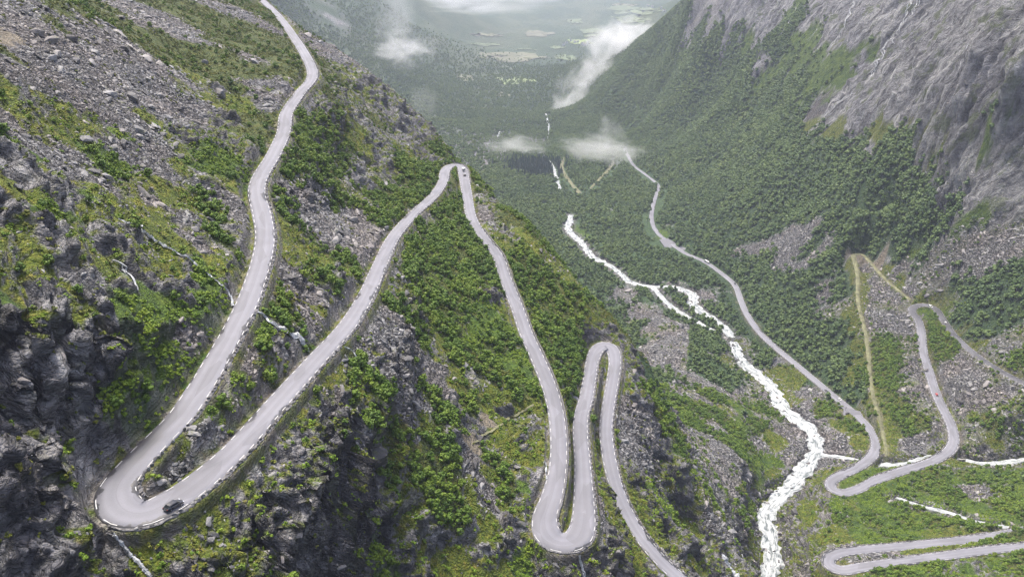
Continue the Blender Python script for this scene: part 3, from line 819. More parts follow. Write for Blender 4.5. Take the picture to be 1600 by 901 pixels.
def asphalt_material():
    m_, nt, b = mat('asphalt')
    g = N(nt)
    pos = g.new('ShaderNodeNewGeometry').outputs['Position']
    uv = g.new('ShaderNodeAttribute', attribute_name='road_uv')
    sp = g.new('ShaderNodeSeparateXYZ'); g.link(uv.outputs['Vector'], sp.inputs[0])
    n0 = g.noise(pos, .06, 4, .6)
    c = g.ramp(n0, [(.3, (.175, .175, .198)), (.7, (.225, .225, .252))])
    # damp edges: dark patches creeping in from the uphill side
    dmp = g.math('ADD', g.math('ABSOLUTE', sp.outputs[0]), g.math('MULTIPLY', g.math('SUBTRACT', g.noise(pos, .05, 5, .65), .5), 3.4))
    dmask = g.ramp(dmp, [(.95, (0, 0, 0)), (1.12, (1, 1, 1))])
    dmask = g.math('MULTIPLY', dmask, g.ramp(g.noise(pos, .012, 2, .5), [(.45, (0, 0, 0)), (.52, (1, 1, 1))]))
    # wheel tracks
    trk = g.math('MULTIPLY', g.math('SINE', g.math('MULTIPLY', sp.outputs[0], 9.4)), .10)
    c = g.mix(g.math('ADD', .12, trk), c, (.09, .09, .097))
    cbr = g.new('ShaderNodeCombineXYZ'); g.link(g.math('MULTIPLY', sp.outputs[0], .9), cbr.inputs[0]); g.link(g.math('MULTIPLY', sp.outputs[1], .05), cbr.inputs[1])
    pch = g.voro(cbr.outputs[0], 1.3)
    spc = g.new('ShaderNodeSeparateColor'); g.link(pch.outputs['Color'], spc.inputs[0])
    c = g.mix(g.ramp(spc.outputs[0], [(.70, (0, 0, 0)), (.72, (.34, .34, .34))]), c, (.11, .11, .118))
    cen = g.ramp(g.math('ABSOLUTE', sp.outputs[0]), [(.0, (.45, .45, .45)), (.035, (0, 0, 0))])
    c = g.mix(g.math('MULTIPLY', cen, g.noise(pos, .4, 3, .6)), c, (.07, .07, .075))
    c = g.mix(g.math('MULTIPLY', g.ramp(g.noise(pos, 3.0, 3, .8), [(.4, (0, 0, 0)), (.7, (1, 1, 1))]), .12), c, (.07, .07, .075))
    dmask = g.math('MAXIMUM', dmask, g.math('MULTIPLY', sp.outputs[2], g.ramp(g.noise(pos, .05, 4, .6), [(.3, (.5, .5, .5)), (.6, (1, 1, 1))])))
    c = g.mix(dmask, c, (.055, .055, .06))
    g.link(c, b.inputs['Base Color'])
    g.link(g.math('SUBTRACT', .72, g.math('MULTIPLY', dmask, .3)), b.inputs['Roughness'])
    b.inputs['Specular IOR Level'].default_value = .35
    g.link(g.bump(g.noise(pos, 8.0, 2, .7), .15, .05), b.inputs['Normal'])
    return m_


def stone_material(name='stone', tint=(1, 1, 1)):
    m_, nt, b = mat(name)
    g = N(nt)
    oi = g.new('ShaderNodeObjectInfo').outputs['Random']
    pos = g.new('ShaderNodeNewGeometry').outputs['Position']
    c = g.ramp(oi, [(0, (.05 * tint[0], .05 * tint[1], .052 * tint[2])), (.35, (.13 * tint[0], .129 * tint[1], .131 * tint[2])), (.7, (.26 * tint[0], .256 * tint[1], .255 * tint[2])), (1, (.34 * tint[0], .336 * tint[1], .33 * tint[2]))])
    c = g.mix(g.math('MULTIPLY', g.noise(pos, .9, 5, .65), .5), c, (.09, .088, .09))
    c = g.mix(g.ramp(g.noise(pos, .4, 4, .7), [(.56, (0, 0, 0)), (.68, (.6, .6, .6))]), c, (.11, .12, .035))
    c = g.mix(g.ramp(g.noise(pos, .035, 3), [(.45, (0, 0, 0)), (.6, (.6, .6, .6))]), c, g.mix(1.0, c, (1.05, .92, .84), 'MULTIPLY'))
    g.link(c, b.inputs['Base Color'])
    b.inputs['Roughness'].default_value = .75
    g.link(g.bump(g.noise(pos, 2.5, 4, .7), .6, .25), b.inputs['Normal'])
    return m_


def leaf_material(name, stops, big=.05, stretch=(1, 1, 1)):
    m_, nt, b = mat(name)
    g = N(nt)
    oi = g.new('ShaderNodeObjectInfo').outputs['Random']
    pos = g.new('ShaderNodeNewGeometry').outputs['Position']
    f = g.math('ADD', g.math('MULTIPLY', oi, .30), g.math('MULTIPLY', g.noise(g.mapping(pos, stretch), big, 4, .6), 1.0))
    f = g.math('SUBTRACT', f, .15)
    c = g.ramp(f, stops)
    c = g.mix(g.math('MULTIPLY', g.noise(pos, 1.2, 2, .6), .55), c, g.mix(1.0, c, (.55, .6, .5), 'MULTIPLY'))
    g.link(c, b.inputs['Base Color'])
    b.inputs['Roughness'].default_value = .62
    b.inputs['Specular IOR Level'].default_value = .3
    return m_


def water_material():
    m_, nt, b = mat('white_water')
    g = N(nt)
    pos = g.new('ShaderNodeNewGeometry').outputs['Position']
    uv = g.new('ShaderNodeAttribute', attribute_name='road_uv')
    sp = g.new('ShaderNodeSeparateXYZ'); g.link(uv.outputs['Vector'], sp.inputs[0])
    cm = g.new('ShaderNodeCombineXYZ')
    g.link(g.math('MULTIPLY', sp.outputs[0], 2.0), cm.inputs[0]); g.link(g.math('MULTIPLY', sp.outputs[1], .055), cm.inputs[1])
    n1_ = g.noise(cm.outputs[0], 1.5, 6, .7, .8)
    n2_ = g.noise(pos, .22, 4, .6)
    f = g.math('ADD', g.math('MULTIPLY', g.math('SUBTRACT', n1_, .5), 1.3), g.math('MULTIPLY', g.math('SUBTRACT', n2_, .5), .55))
    f = g.math('ADD', f, .525)
    c = g.ramp(f, [(.26, (.05, .068, .068)), (.40, (.13, .15, .15)), (.50, (.30, .32, .32)), (.64, (.47, .485, .485)), (.8, (.62, .63, .63))])
    g.link(c, b.inputs['Base Color'])
    b.inputs['Roughness'].default_value = .45
    g.link(g.bump(f, .7, .6), b.inputs['Normal'])
    return m_


M = {}
M['ground'] = ground_material()
M['asphalt'] = asphalt_material()
M['stone'] = stone_material()
M['dark_stone'] = stone_material('dark_stone', (.62, .62, .64))
M['paint'] = simple('road_paint', (.46, .46, .455), .6, var=(.9, .3))
M['water'] = water_material()
M['fall'] = simple('falling_water', (.36, .375, .385), .5, var=(.5, .45))
M['birch'] = leaf_material('birch_leaves', [(.1, (.048, .095, .012)), (.4, (.095, .168, .017)), (.65, (.155, .23, .022)), (.9, (.235, .275, .03))])
M['forest'] = leaf_material('forest_leaves', [(.1, (.055, .098, .036)), (.4, (.092, .148, .046)), (.7, (.138, .195, .053)), (.95, (.20, .24, .06))], .022, (.25, 1, .25))
M['spruce'] = leaf_material('spruce_needles', [(.1, (.020, .045, .032)), (.6, (.034, .066, .044)), (.95, (.05, .085, .05))], .02)
M['fern'] = leaf_material('fern_leaves', [(.1, (.08, .15, .012)), (.45, (.155, .245, .017)), (.75, (.235, .31, .022)), (.95, (.32, .34, .032))], .06)
M['heath'] = leaf_material('heath_leaves', [(.1, (.055, .078, .013)), (.4, (.11, .138, .018)), (.7, (.185, .195, .024)), (.95, (.28, .22, .04))], .05)
M['bark'] = simple('bark', (.17, .15, .13), .85, var=(3, .5))
M['gravel'] = simple('gravel_track', (.135, .135, .07), .9, var=(.16, .5))
M['field'] = simple('meadow', (.095, .125, .06), .9, var=(.01, .25))
M['brightfield'] = simple('bright_meadow', (.16, .205, .08), .9, var=(.01, .2))
M['wallstone'] = simple('wall_stone', (.13, .127, .128), .85, var=(1.6, .75))
M['dryfield'] = simple('stubble_field', (.12, .125, .075), .9, var=(.01, .25))


# ------------------------------------------------------------------ object helpers
def new_obj(name, me, m_=None, parent=None, **props):
    o = bpy.data.objects.new(name, me)
    COL.objects.link(o)
    if m_ is not None and me is not None and not me.materials:
        me.materials.append(m_)
    if parent is not None:
        o.parent = parent
    for k, v in props.items():
        if v is not None:
            o[k] = v
    return o


def empty(name, loc, label, cat, group=None, rot=(0, 0, 0), scale=(1, 1, 1)):
    o = bpy.data.objects.new(name, None)
    o.empty_display_size = .5
    COL.objects.link(o)
    o.location = loc
    o.rotation_euler = rot
    o.scale = scale
    o['label'] = label
    o['category'] = cat
    if group:
        o['group'] = group
    return o


def grid_mesh(name, P, smooth=True, vecattr=None):
    """P: rows x cols x 3"""
    nr, nc = P.shape[:2]
    me = bpy.data.meshes.new(name)
    nv = nr * nc
    idx = np.arange(nv).reshape(nr, nc)
    q = np.stack([idx[:-1, :-1], idx[:-1, 1:], idx[1:, 1:], idx[1:, :-1]], -1).reshape(-1, 4)
    me.vertices.add(nv)
    me.vertices.foreach_set('co', P.reshape(-1).astype(np.float32))
    me.loops.add(q.size)
    me.loops.foreach_set('vertex_index', q.reshape(-1).astype(np.int32))
    me.polygons.add(len(q))
    me.polygons.foreach_set('loop_start', (np.arange(len(q)) * 4).astype(np.int32))
    me.polygons.foreach_set('loop_total', np.full(len(q), 4, np.int32))
    if smooth:
        me.polygons.foreach_set('use_smooth', np.ones(len(q), bool))
    if vecattr is not None:
        a = me.attributes.new('road_uv', 'FLOAT_VECTOR', 'POINT')
        a.data.foreach_set('vector', vecattr.reshape(-1).astype(np.float32))
    me.update()
    me.validate()
    return me


def mesh_from(name, verts, faces):
    me = bpy.data.meshes.new(name)
    me.from_pydata([tuple(v) for v in verts], [], faces)
    me.update()
    return me


# ------------------------------------------------------------------ ground mesh
me = grid_mesh('ground', POS, smooth=False)
pn = fbm(POS[..., 0] / 5, POS[..., 1] / 5, POS[..., 2] / 5, 3)
pn2 = fbm(POS[..., 0] / 2.2 + 9, POS[..., 1] / 2.2, POS[..., 2] / 2.2, 2)
stp = 1 - NRM[..., 2]


def sharp(w, n, lo=.38, hi=.62, k=.35):
    return ss(lo, hi, w + k * n)


nearm = ss(1000, 600, R)
brk = ss(-.05, .3, fbm(GX / 30 + 4, GY / 30, Z / 60, 3)) * ss(380, 480, R) * ss(.06, .14, U) * ss(1000, 800, R)
nearm_ = ss(800, 700, R)
w_scree = sharp(wc('S') + .5 * wc('X'), pn, .35, .6)
w_heath = sharp(wc('HB'), pn2, .3, .6)
w_moss = sharp(1.15 * wc('M') + .62 * wc('X') + wc('RK') * ss(.42, .16, stp) * (.80 * ss(-.62, -.42, U) + .22) * ss(-.25, .25, pn2 + .5 * fbm(POS[..., 0] / 16, POS[..., 1] / 16, POS[..., 2] / 16, 2)) * nearm_, pn, .38, .6)
w_scree *= 1 - .85 * brk
w_moss = np.maximum(w_moss, .8 * brk * wc('S'))
w_green = sharp(wc('GL'), pn, .35, .6)
w_forest = sharp(wc('FN'), pn * .6, .3, .6)
w_wet_shade = np.clip(np.maximum(wc('K') * 1.3 * ss(.15, .4, stp + .1), .40 * ss(.45, .7, stp) * nearm_), 0, 1)  # wet dark rock, plus shade painted into steep near faces
w_dirt = sharp(wc('D'), pn, .4, .65)
w_far = np.maximum(ss(.2, .6, wc('T')) * ss(1700, 2300, R), ss(3500, 4200, R) * (1 - wc('U')))
w_far = np.maximum(w_far, wc('U') * ss(-.25, .05, fbm(GX / 160, GY / 60, Z / 90, 4)) * ss(2000, 2400, R))
cliff = ss(.42, .6, stp) * nearm
for w_ in (w_scree, w_moss, w_heath):
    w_ *= (1 - .8 * cliff)
w_green *= (1 - .5 * cliff)
verge = ss(2.6, .6, RD - RC[RI, 3] - cell * .6) * (R < 1000)
gverge = verge * ss(-.2, .3, pn)
w_moss = np.maximum(w_moss, gverge)
w_dirt = np.maximum(w_dirt, .5 * verge * ss(.2, -.3, pn))
bank = ss(9, 2, WD - WC_[WI, 3]) * (R < 1500) * ss(-.5, .2, pn)
w_scree = np.maximum(w_scree, bank)
for w_ in (w_green, w_forest, w_heath):
    w_ *= (1 - bank)
for nm_, arr in (('cover_a', (w_scree, w_moss, w_green, w_heath)), ('cover_b', (w_wet_shade, w_dirt, w_far, w_forest))):
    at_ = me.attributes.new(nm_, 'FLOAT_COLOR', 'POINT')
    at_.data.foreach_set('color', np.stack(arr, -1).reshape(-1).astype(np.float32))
at_ = me.attributes.new('wall_mask', 'FLOAT', 'POINT')
at_.data.foreach_set('value', (ss(700, 800, R) * ss(.2, .3, U + .0 * R)).reshape(-1).astype(np.float32))
ground = new_obj('ground', me, M['ground'], kind='structure')


def ground_at(xw, yw):
    th = math.atan2(xw, yw); lr = math.log(max(math.hypot(xw, yw), 67))
    j = int(np.clip(np.searchsorted(ths, th) - 1, 0, NT - 2)); i = int(np.clip(np.searchsorted(lrs, lr) - 1, 0, NR - 2))
    a = (th - ths[j]) / (ths[j + 1] - ths[j]); b_ = (lr - lrs[i]) / (lrs[i + 1] - lrs[i])
    Zp = POS[..., 2]
    return (Zp[i, j] * (1 - a) + Zp[i, j + 1] * a) * (1 - b_) + (Zp[i + 1, j] * (1 - a) + Zp[i + 1, j + 1] * a) * b_


# ------------------------------------------------------------------ roads
def frame(P):
    t = np.gradient(P[:, :2], axis=0)
    t /= np.linalg.norm(t, axis=1, keepdims=True) + 1e-9
    n = np.stack([t[:, 1], -t[:, 0]], -1)      # to the right of travel
    return t, n


def strip(P, w, offs, drops, lift=0.0):
    t, n = frame(P)
    L = np.concatenate([[0], np.cumsum(np.linalg.norm(np.diff(P[:, :2], axis=0), axis=1))])
    rows = np.zeros((len(P), len(offs), 3)); uv = np.zeros((len(P), len(offs), 3))
    for k, (o_, d_) in enumerate(zip(offs, drops)):
        wh = np.asarray(w) / 2
        if isinstance(o_, tuple):
            off = o_[0] * wh + o_[1]
        else:
            off = o_ * wh
        rows[:, k, :2] = P[:, :2] + n * off[:, None]
        rows[:, k, 2] = P[:, 2] + lift + d_
        uv[:, k, 0] = off / wh; uv[:, k, 1] = L
    return rows, uv


ROADOBJ = {}
for k, lab in (('up', 'mountain_road'), ('valley', 'valley_road'), ('low', 'lower_road')):
    P, w = ROADS[k]
    rows, uv = strip(P, w, [(-1, -.5), (-1, -.1), -1, -.5, 0, .5, 1, (1, .1), (1, .5)], [-1.2, -.18, 0, .05, .08, .05, 0, -.18, -1.2])
    if k == 'valley':
        q_ = np.array([project(p_)[0] for p_ in P])
        nn_ = len(P)
        uv[..., 2] = (ss(nn_ - 150, nn_ - 120, np.arange(nn_)) * .85)[:, None]
    if k == 'up':      # water seeps over the inner edge by the near left hairpin
        q_ = np.array([project(p_) for p_ in P])
        wet_ = np.exp(-((q_[:, 1] - 690) / 60) ** 2) * (q_[:, 0] < 300) + .7 * np.exp(-(((q_[:, 0] - 330) / 26) ** 2 + ((q_[:, 1] - 722) / 16) ** 2))
        ja = int(np.argmin(np.hypot(q_[:, 0] - 203, q_[:, 1] - 803)))
        sgn = np.where(np.arange(len(P)) < ja, 1.0, -1.0)[:, None]
        uv[..., 2] = np.clip(wet_[:, None] * ss(-.25, .3, uv[..., 0] * sgn + .25 * vnoise(rows[..., 0] / 5, rows[..., 1] / 5, rows[..., 2] * 0)), 0, 1)
    ROADOBJ[k] = new_obj(lab, grid_mesh(lab, rows, True, uv), M['asphalt'], kind='structure')

# edge dashes: the largest in the picture as pieces, the rest as one part
_kdc = kdtree.KDTree(len(ROADC))
for i, c in enumerate(ROADC):
    _kdc.insert((c[0], c[1], 0), i)
_kdc.balance()


def NEARBY(q):
    return [_kdc.find((q[0], q[1], 0))[0]]


dash = []
for k in ROADS:
    P, w = ROADS[k]
    t, n = frame(P)
    L = np.concatenate([[0], np.cumsum(np.linalg.norm(np.diff(P[:, :2], axis=0), axis=1))])
    for side_ in (-1, 1):
        s0 = 2.0 + (side_ > 0) * 1.7
        while s0 + 2.3 < L[-1]:
            ss_ = np.linspace(s0, s0 + 2.3, 4)
            quad = []
            for s_ in ss_:
                p = np.array([np.interp(s_, L, P[:, c]) for c in range(3)])
                nn = np.array([np.interp(s_, L, n[:, c]) for c in range(2)])
                hw = np.interp(s_, L, w) / 2
                for o_ in (hw - .45, hw - .24):
                    quad.append((p[0] + nn[0] * o_ * side_, p[1] + nn[1] * o_ * side_, p[2] + .05 * (1 - (o_ / hw)) + .045))
            q = np.array(quad)
            dist = np.linalg.norm(q.mean(0))
            s0 += 5.0
            qc = q.mean(0)
            nd = min((c[0] - qc[0]) ** 2 + (c[1] - qc[1]) ** 2 for c in NEARBY(qc))
            if dist < 1300 and nd > (hw - .75) ** 2:
                dash.append((dist, k, q))
dash.sort(key=lambda e: e[0])
FD = [(0, 1, 3, 2), (2, 3, 5, 4), (4, 5, 7, 6)]
for dist, k, q in dash[:300]:
    c = q.mean(0)
    new_obj('edge_marking', mesh_from('edge_marking', q, FD), M['paint'], ROADOBJ[k])
for k in ROADS:
    vs, fs = [], []
    for dist, kk, q in dash[300:]:
        if kk == k:
            b0 = len(vs)
            vs += [tuple(v) for v in q]
            fs += [tuple(b0 + i for i in f) for f in FD]
    if vs:
        new_obj('edge_markings', mesh_from('edge_markings', vs, fs), M['paint'], ROADOBJ[k], kind='stuff')

# tracks
for nm_, (P, w), lift in (('gravel_track', TRACK1, .12), ('gravel_track', TRACK2, .16), ('forest_track', FTRK1, .5), ('forest_track', FTRK2, .5)):
    rows, uv = strip(P, w, [(-1, -.8), -1, 0, 1, (1, .8)], [-1.0, 0, .05, 0, -1.0], lift)
    rows[:, :, :2] += .5 * np.stack([vnoise(rows[..., 0] / 3, rows[..., 1] / 3, rows[..., 2] * 0), vnoise(rows[..., 0] / 3 + 9, rows[..., 1] / 3, rows[..., 2] * 0)], -1)
    new_obj(nm_, grid_mesh(nm_, rows, True, uv), M['gravel'], kind='structure')


# lay-by and car park sheets
def sheet(name, pts, z_of, m_, th=.6, **props):
    """flat slab with the outline pts (xy), its top at z_of(x, y)"""
    n = len(pts)
    top = [(x, y, z_of(x, y)) for x, y in pts]
    bot = [(x, y, z - th) for x, y, z in top]
    faces = [tuple(range(n))] + [(i, i + n, (i + 1) % n + n, (i + 1) % n) for i in range(n)]
    me_ = mesh_from(name, top + bot, faces)
    return new_obj(name, me_, m_, **props)


lb = at_z([1309, 1318, 1317, 1324, 1340, 1352, 1345], [632, 639, 648, 654, 655, 657, 643], -398.6)
sheet('lay_by', [(p[0], p[1]) for p in lb], lambda x, y: -398.35, M['asphalt'], kind='structure')
pk = at_z([1030, 1043, 1054, 1065, 1076, 1064, 1043], [375, 373, 379, 385, 391, 394.5, 393], -440.9)
sheet('car_park', [(p[0], p[1]) for p in pk], lambda x, y: -440.1, M['asphalt'], kind='structure')

# ------------------------------------------------------------------ water
def water_strip(name, P, w, lift, **props):
    nc = 13
    offs = list(np.linspace(-1, 1, nc))
    rows, uv = strip(P, w, offs, [0] * nc, lift)
    e = vnoise(rows[..., 0] / 6, rows[..., 1] / 6, rows[..., 2] * 0)
    wf = .92 + .34 * e + .30 * vnoise(rows[..., 0] / 2.6 + 40, rows[..., 1] / 2.6, rows[..., 2] * 0)
    c = rows[:, nc // 2:nc // 2 + 1]
    rows = c + (rows - c) * wf[..., None]
    rows[..., 2] += .45 * vnoise(rows[..., 0] / 2.5, rows[..., 1] / 2.5, rows[..., 2] * 0) - .8 * (np.abs(uv[..., 0]) > .99)
    return new_obj(name, grid_mesh(name, rows, True, uv), M['water'], **props)


water_strip('river', *RIVER, 0.1, kind='structure')
water_strip('river', *CH2, 0.1, kind='structure')
for w_ in (FARRIV, FARRIV2, FARRIV3):
    water_strip('river', *w_, 0.9, kind='structure')
water_strip('stream', *TRIB, .1, kind='structure')
water_strip('stream', *STR2, .1, kind='structure')


# ------------------------------------------------------------------ scattering
def scatter(name, pts, rot, scl, var, protos, **props):
    """one object: geometry nodes put the prototype meshes on its points"""
    me_ = bpy.data.meshes.new(name)
    n = len(pts)
    me_.vertices.add(n)
    me_.vertices.foreach_set('co', np.asarray(pts, np.float32).reshape(-1))
    for nm__, typ, dat in (('rot', 'FLOAT_VECTOR', rot), ('scl', 'FLOAT_VECTOR', scl)):
        a = me_.attributes.new(nm__, typ, 'POINT')
        a.data.foreach_set('vector', np.asarray(dat, np.float32).reshape(-1))
    a = me_.attributes.new('var', 'INT', 'POINT')
    a.data.foreach_set('value', np.asarray(var, np.int32))
    o = new_obj(name, me_, None, **props)
    ng_ = bpy.data.node_groups.new(name, 'GeometryNodeTree')
    ng_.interface.new_socket('Geometry', in_out='INPUT', socket_type='NodeSocketGeometry')
    ng_.interface.new_socket('Geometry', in_out='OUTPUT', socket_type='NodeSocketGeometry')
    gi = ng_.nodes.new('NodeGroupInput'); go = ng_.nodes.new('NodeGroupOutput')
    jn = ng_.nodes.new('GeometryNodeJoinGeometry')

    def named(nm__, typ):
        a_ = ng_.nodes.new('GeometryNodeInputNamedAttribute')
        a_.data_type = typ
        a_.inputs['Name'].default_value = nm__
        return [s for s in a_.outputs if s.enabled][0]
    rs, sc2, vs_ = named('rot', 'FLOAT_VECTOR'), named('scl', 'FLOAT_VECTOR'), named('var', 'INT')
    e2r = ng_.nodes.new('FunctionNodeEulerToRotation')
    ng_.links.new(rs, e2r.inputs[0])
    m2p = ng_.nodes.new('GeometryNodeMeshToPoints')
    ng_.links.new(gi.outputs[0], m2p.inputs['Mesh'])
    for k, po in enumerate(protos):
        oi = ng_.nodes.new('GeometryNodeObjectInfo')
        oi.inputs['Object'].default_value = po
        oi.inputs['As Instance'].default_value = False
        cmp_ = ng_.nodes.new('FunctionNodeCompare')
        cmp_.data_type = 'INT'
        cmp_.operation = 'EQUAL'
        ins = [s for s in cmp_.inputs if s.enabled]
        ng_.links.new(vs_, ins[0])
        ins[1].default_value = k
        iop = ng_.nodes.new('GeometryNodeInstanceOnPoints')
        ng_.links.new(m2p.outputs[0], iop.inputs['Points'])
        ng_.links.new(cmp_.outputs[0], iop.inputs['Selection'])
        ng_.links.new(oi.outputs['Geometry'], iop.inputs['Instance'])
        ng_.links.new(e2r.outputs[0], iop.inputs['Rotation'])
        ng_.links.new(sc2, iop.inputs['Scale'])
        ng_.links.new(iop.outputs[0], jn.inputs[0])
    ng_.links.new(jn.outputs[0], go.inputs[0])
    md = o.modifiers.new('scatter', 'NODES')
    md.node_group = ng_
    return o


def proto(name, me_, m_):
    if not me_.materials:
        me_.materials.append(m_)
    return bpy.data.objects.new(name, me_)      # kept out of the scene: only a source


def rock_mesh(name, seed, sx=1, sy=.62, sz=.36, sub=2):
    """an angular slab: random convex cuts"""
    rs = np.random.default_rng(seed)
    bm = bmesh.new()
    pts = rs.normal(size=(16, 3))
    pts /= np.linalg.norm(pts, axis=1, keepdims=True)
    pts *= rs.uniform(.75, 1.0, size=(16, 1))
    pts = np.sign(pts) * np.abs(pts) ** .8
    pts *= np.array([sx, sy, sz])
    for p in pts:
        bm.verts.new(tuple(p))
    r_ = bmesh.ops.convex_hull(bm, input=bm.verts)
    bmesh.ops.delete(bm, geom=[v for v in bm.verts if not v.link_faces], context='VERTS')
    me_ = bpy.data.meshes.new(name)
    bm.to_mesh(me_)
    bm.free()
    return me_


def crown_mesh(name, seed, h=1.0, wdt=.5, leaves=150, leaf=.11, base=.18, lobes=7, fill=.85):
    """leafy crown of unit height: leaf clumps on several uneven lobes round a few dark inner masses"""
    rs = np.random.default_rng(seed)
    vs, fs = [], []
    lob = []
    for k in range(lobes):
        a = rs.uniform(0, 2 * math.pi); t = rs.uniform(0, 1)
        rad = wdt * (1 - .55 * t) * rs.uniform(.25, .75)
        zc = base + (1 - base) * (.22 + .62 * t)
        lob.append((rad * math.cos(a), rad * math.sin(a), zc, rs.uniform(.20, .34) * (1.15 - .5 * t)))
    ico = [(0, 0, 1), (.894, 0, .447), (.276, .851, .447), (-.724, .526, .447), (-.724, -.526, .447), (.276, -.851, .447),
           (.724, .526, -.447), (-.276, .851, -.447), (-.894, 0, -.447), (-.276, -.851, -.447), (.724, -.526, -.447), (0, 0, -1)]
    icf = [(0, 1, 2), (0, 2, 3), (0, 3, 4), (0, 4, 5), (0, 5, 1), (1, 6, 2), (2, 7, 3), (3, 8, 4), (4, 9, 5), (5, 10, 1), (6, 7, 2), (7, 8, 3), (8, 9, 4), (9, 10, 5), (10, 6, 1), (11, 7, 6), (11, 8, 7), (11, 9, 8), (11, 10, 9), (11, 6, 10)]
    for (x, y, z, r) in lob:
        b0 = len(vs)
        for v in ico:
            k = r * fill * rs.uniform(.8, 1.12)
            vs.append((x + v[0] * k, y + v[1] * k, z + v[2] * k * .9))
        fs += [tuple(b0 + i for i in f) for f in icf]
    for k in range(leaves):
        x, y, z, r = lob[rs.integers(len(lob))]
        d = rs.normal(size=3); d[2] = d[2] * .8 + .25
        d /= np.linalg.norm(d)
        c = np.array([x, y, z]) + d * r * rs.uniform(.7, 1.22)
        nrm = d + rs.normal(size=3) * .38
        nrm /= np.linalg.norm(nrm)
        u = np.cross(nrm, rs.normal(size=3)); u /= np.linalg.norm(u) + 1e-9
        v = np.cross(nrm, u)
        s = leaf * rs.uniform(.6, 1.35)
        b0 = len(vs)
        vs += [tuple(c - u * s), tuple(c + v * s * .7 + nrm * s * .15), tuple(c + u * s), tuple(c - v * s * .7 + nrm * s * .1)]
        fs.append((b0, b0 + 1, b0 + 2, b0 + 3))
    return mesh_from(name, vs, fs)


def tube(vs, fs, pts, rads, n=6):
    pts = [np.array(p, float) for p in pts]
    b0 = len(vs)
    for i, p in enumerate(pts):
        d = pts[min(i + 1, len(pts) - 1)] - pts[max(i - 1, 0)]
        d /= np.linalg.norm(d) + 1e-9
        a = np.cross(d, (0.3, .9, .2)); a /= np.linalg.norm(a) + 1e-9
        b = np.cross(d, a)
        for k in range(n):
            t = 2 * math.pi * k / n
            vs.append(tuple(p + (a * math.cos(t) + b * math.sin(t)) * rads[i]))
    for i in range(len(pts) - 1):
        for k in range(n):
            fs.append((b0 + i * n + k, b0 + i * n + (k + 1) % n, b0 + (i + 1) * n + (k + 1) % n, b0 + (i + 1) * n + k))
    fs.append(tuple(b0 + (len(pts) - 1) * n + k for k in range(n)))


def trunk_mesh(name, seed, h=.75, r=.035):
    rs = np.random.default_rng(seed)
    vs, fs = [], []
    p1 = rs.normal(size=2) * .03; p2 = p1 + rs.normal(size=2) * .05
    tube(vs, fs, [(0, 0, -.12), (p1[0], p1[1], h * .45), (p2[0], p2[1], h)], [r, r * .7, r * .25])
    for k in range(4):
        a = rs.uniform(0, 6.28); z0 = h * rs.uniform(.3, .7)
        tube(vs, fs, [(p1[0], p1[1], z0), (.16 * math.cos(a), .16 * math.sin(a), z0 + .12), (.3 * math.cos(a), .3 * math.sin(a), z0 + .22)], [r * .45, r * .3, r * .12], 5)
    return mesh_from(name, vs, fs)


def spruce_mesh(name, seed):
    rs = np.random.default_rng(seed)
    vs, fs = [], []
    nl = 11
    for k in range(nl):
        t = k / nl
        z = .1 + .88 * t
        rad = .2 * (1 - t) ** .8 + .012
        n = 9
        for i in range(n):
            a = 6.283 * (i + rs.uniform(-.3, .3)) / n + k * .4
            w = .36
            rr = rad * rs.uniform(.7, 1.15)
            b0 = len(vs)
            vs += [(0, 0, z + .06), (rr * math.cos(a - w), rr * math.sin(a - w), z - .05), (rr * 1.12 * math.cos(a), rr * 1.12 * math.sin(a), z - .075), (rr * math.cos(a + w), rr * math.sin(a + w), z - .05)]
            fs.append((b0, b0 + 1, b0 + 2, b0 + 3))
    return mesh_from(name, vs, fs)


# area of each cell and which vertices can be seen from about the viewpoint
e1 = np.linalg.norm(np.diff(POS, axis=1), axis=-1); e2 = np.linalg.norm(np.diff(POS, axis=0), axis=-1)
AREA = np.zeros((NR, NT)); AREA[:-1, :-1] = e1[:-1] * e2[:, :-1]
Sfin = POS[..., 2] / np.hypot(POS[..., 0], POS[..., 1])
run = np.maximum.accumulate(Sfin, axis=0)
VIS = (Sfin > run - (9.0 / R))
INF = (np.abs(U) < math.radians(43)) & (R > 118)
_rr = np.hypot(RC[RI, 0], RC[RI, 1]); _rw = np.hypot(WC_[WI, 0], WC_[WI, 1])
clr = 1.6 + np.where((R > 620) & (R < _rr), np.minimum((R - 620) * .035, 14), 0)
clw = .5 + np.where((R > 620) & (R < _rw), np.minimum((R - 620) * .022, 10), 0)
ROADOK = (RD > RC[RI, 3] + 1.6) & (WD > WC_[WI, 3] * 1.15 + .5)
TREEOK = (RD > RC[RI, 3] + clr) & (WD > WC_[WI, 3] * 1.15 + clw)


def sample(density, cond):
    """random ground points; density per square metre on the grid"""
    lam = density * AREA * (cond & VIS & INF & ROADOK)
    cnt = rng.poisson(np.clip(lam, 0, 40))
    i, j = np.nonzero(cnt)
    rep = cnt[i, j]
    i = np.repeat(i, rep); j = np.repeat(j, rep)
    ok = (i < NR - 1) & (j < NT - 1)
    i = i[ok]; j = j[ok]
    a = rng.random(len(i))[:, None]; b = rng.random(len(i))[:, None]
    p = POS[i, j] * (1 - a) * (1 - b) + POS[i, j + 1] * a * (1 - b) + POS[i + 1, j] * (1 - a) * b + POS[i + 1, j + 1] * a * b
    return p, NRM[i, j], i, j


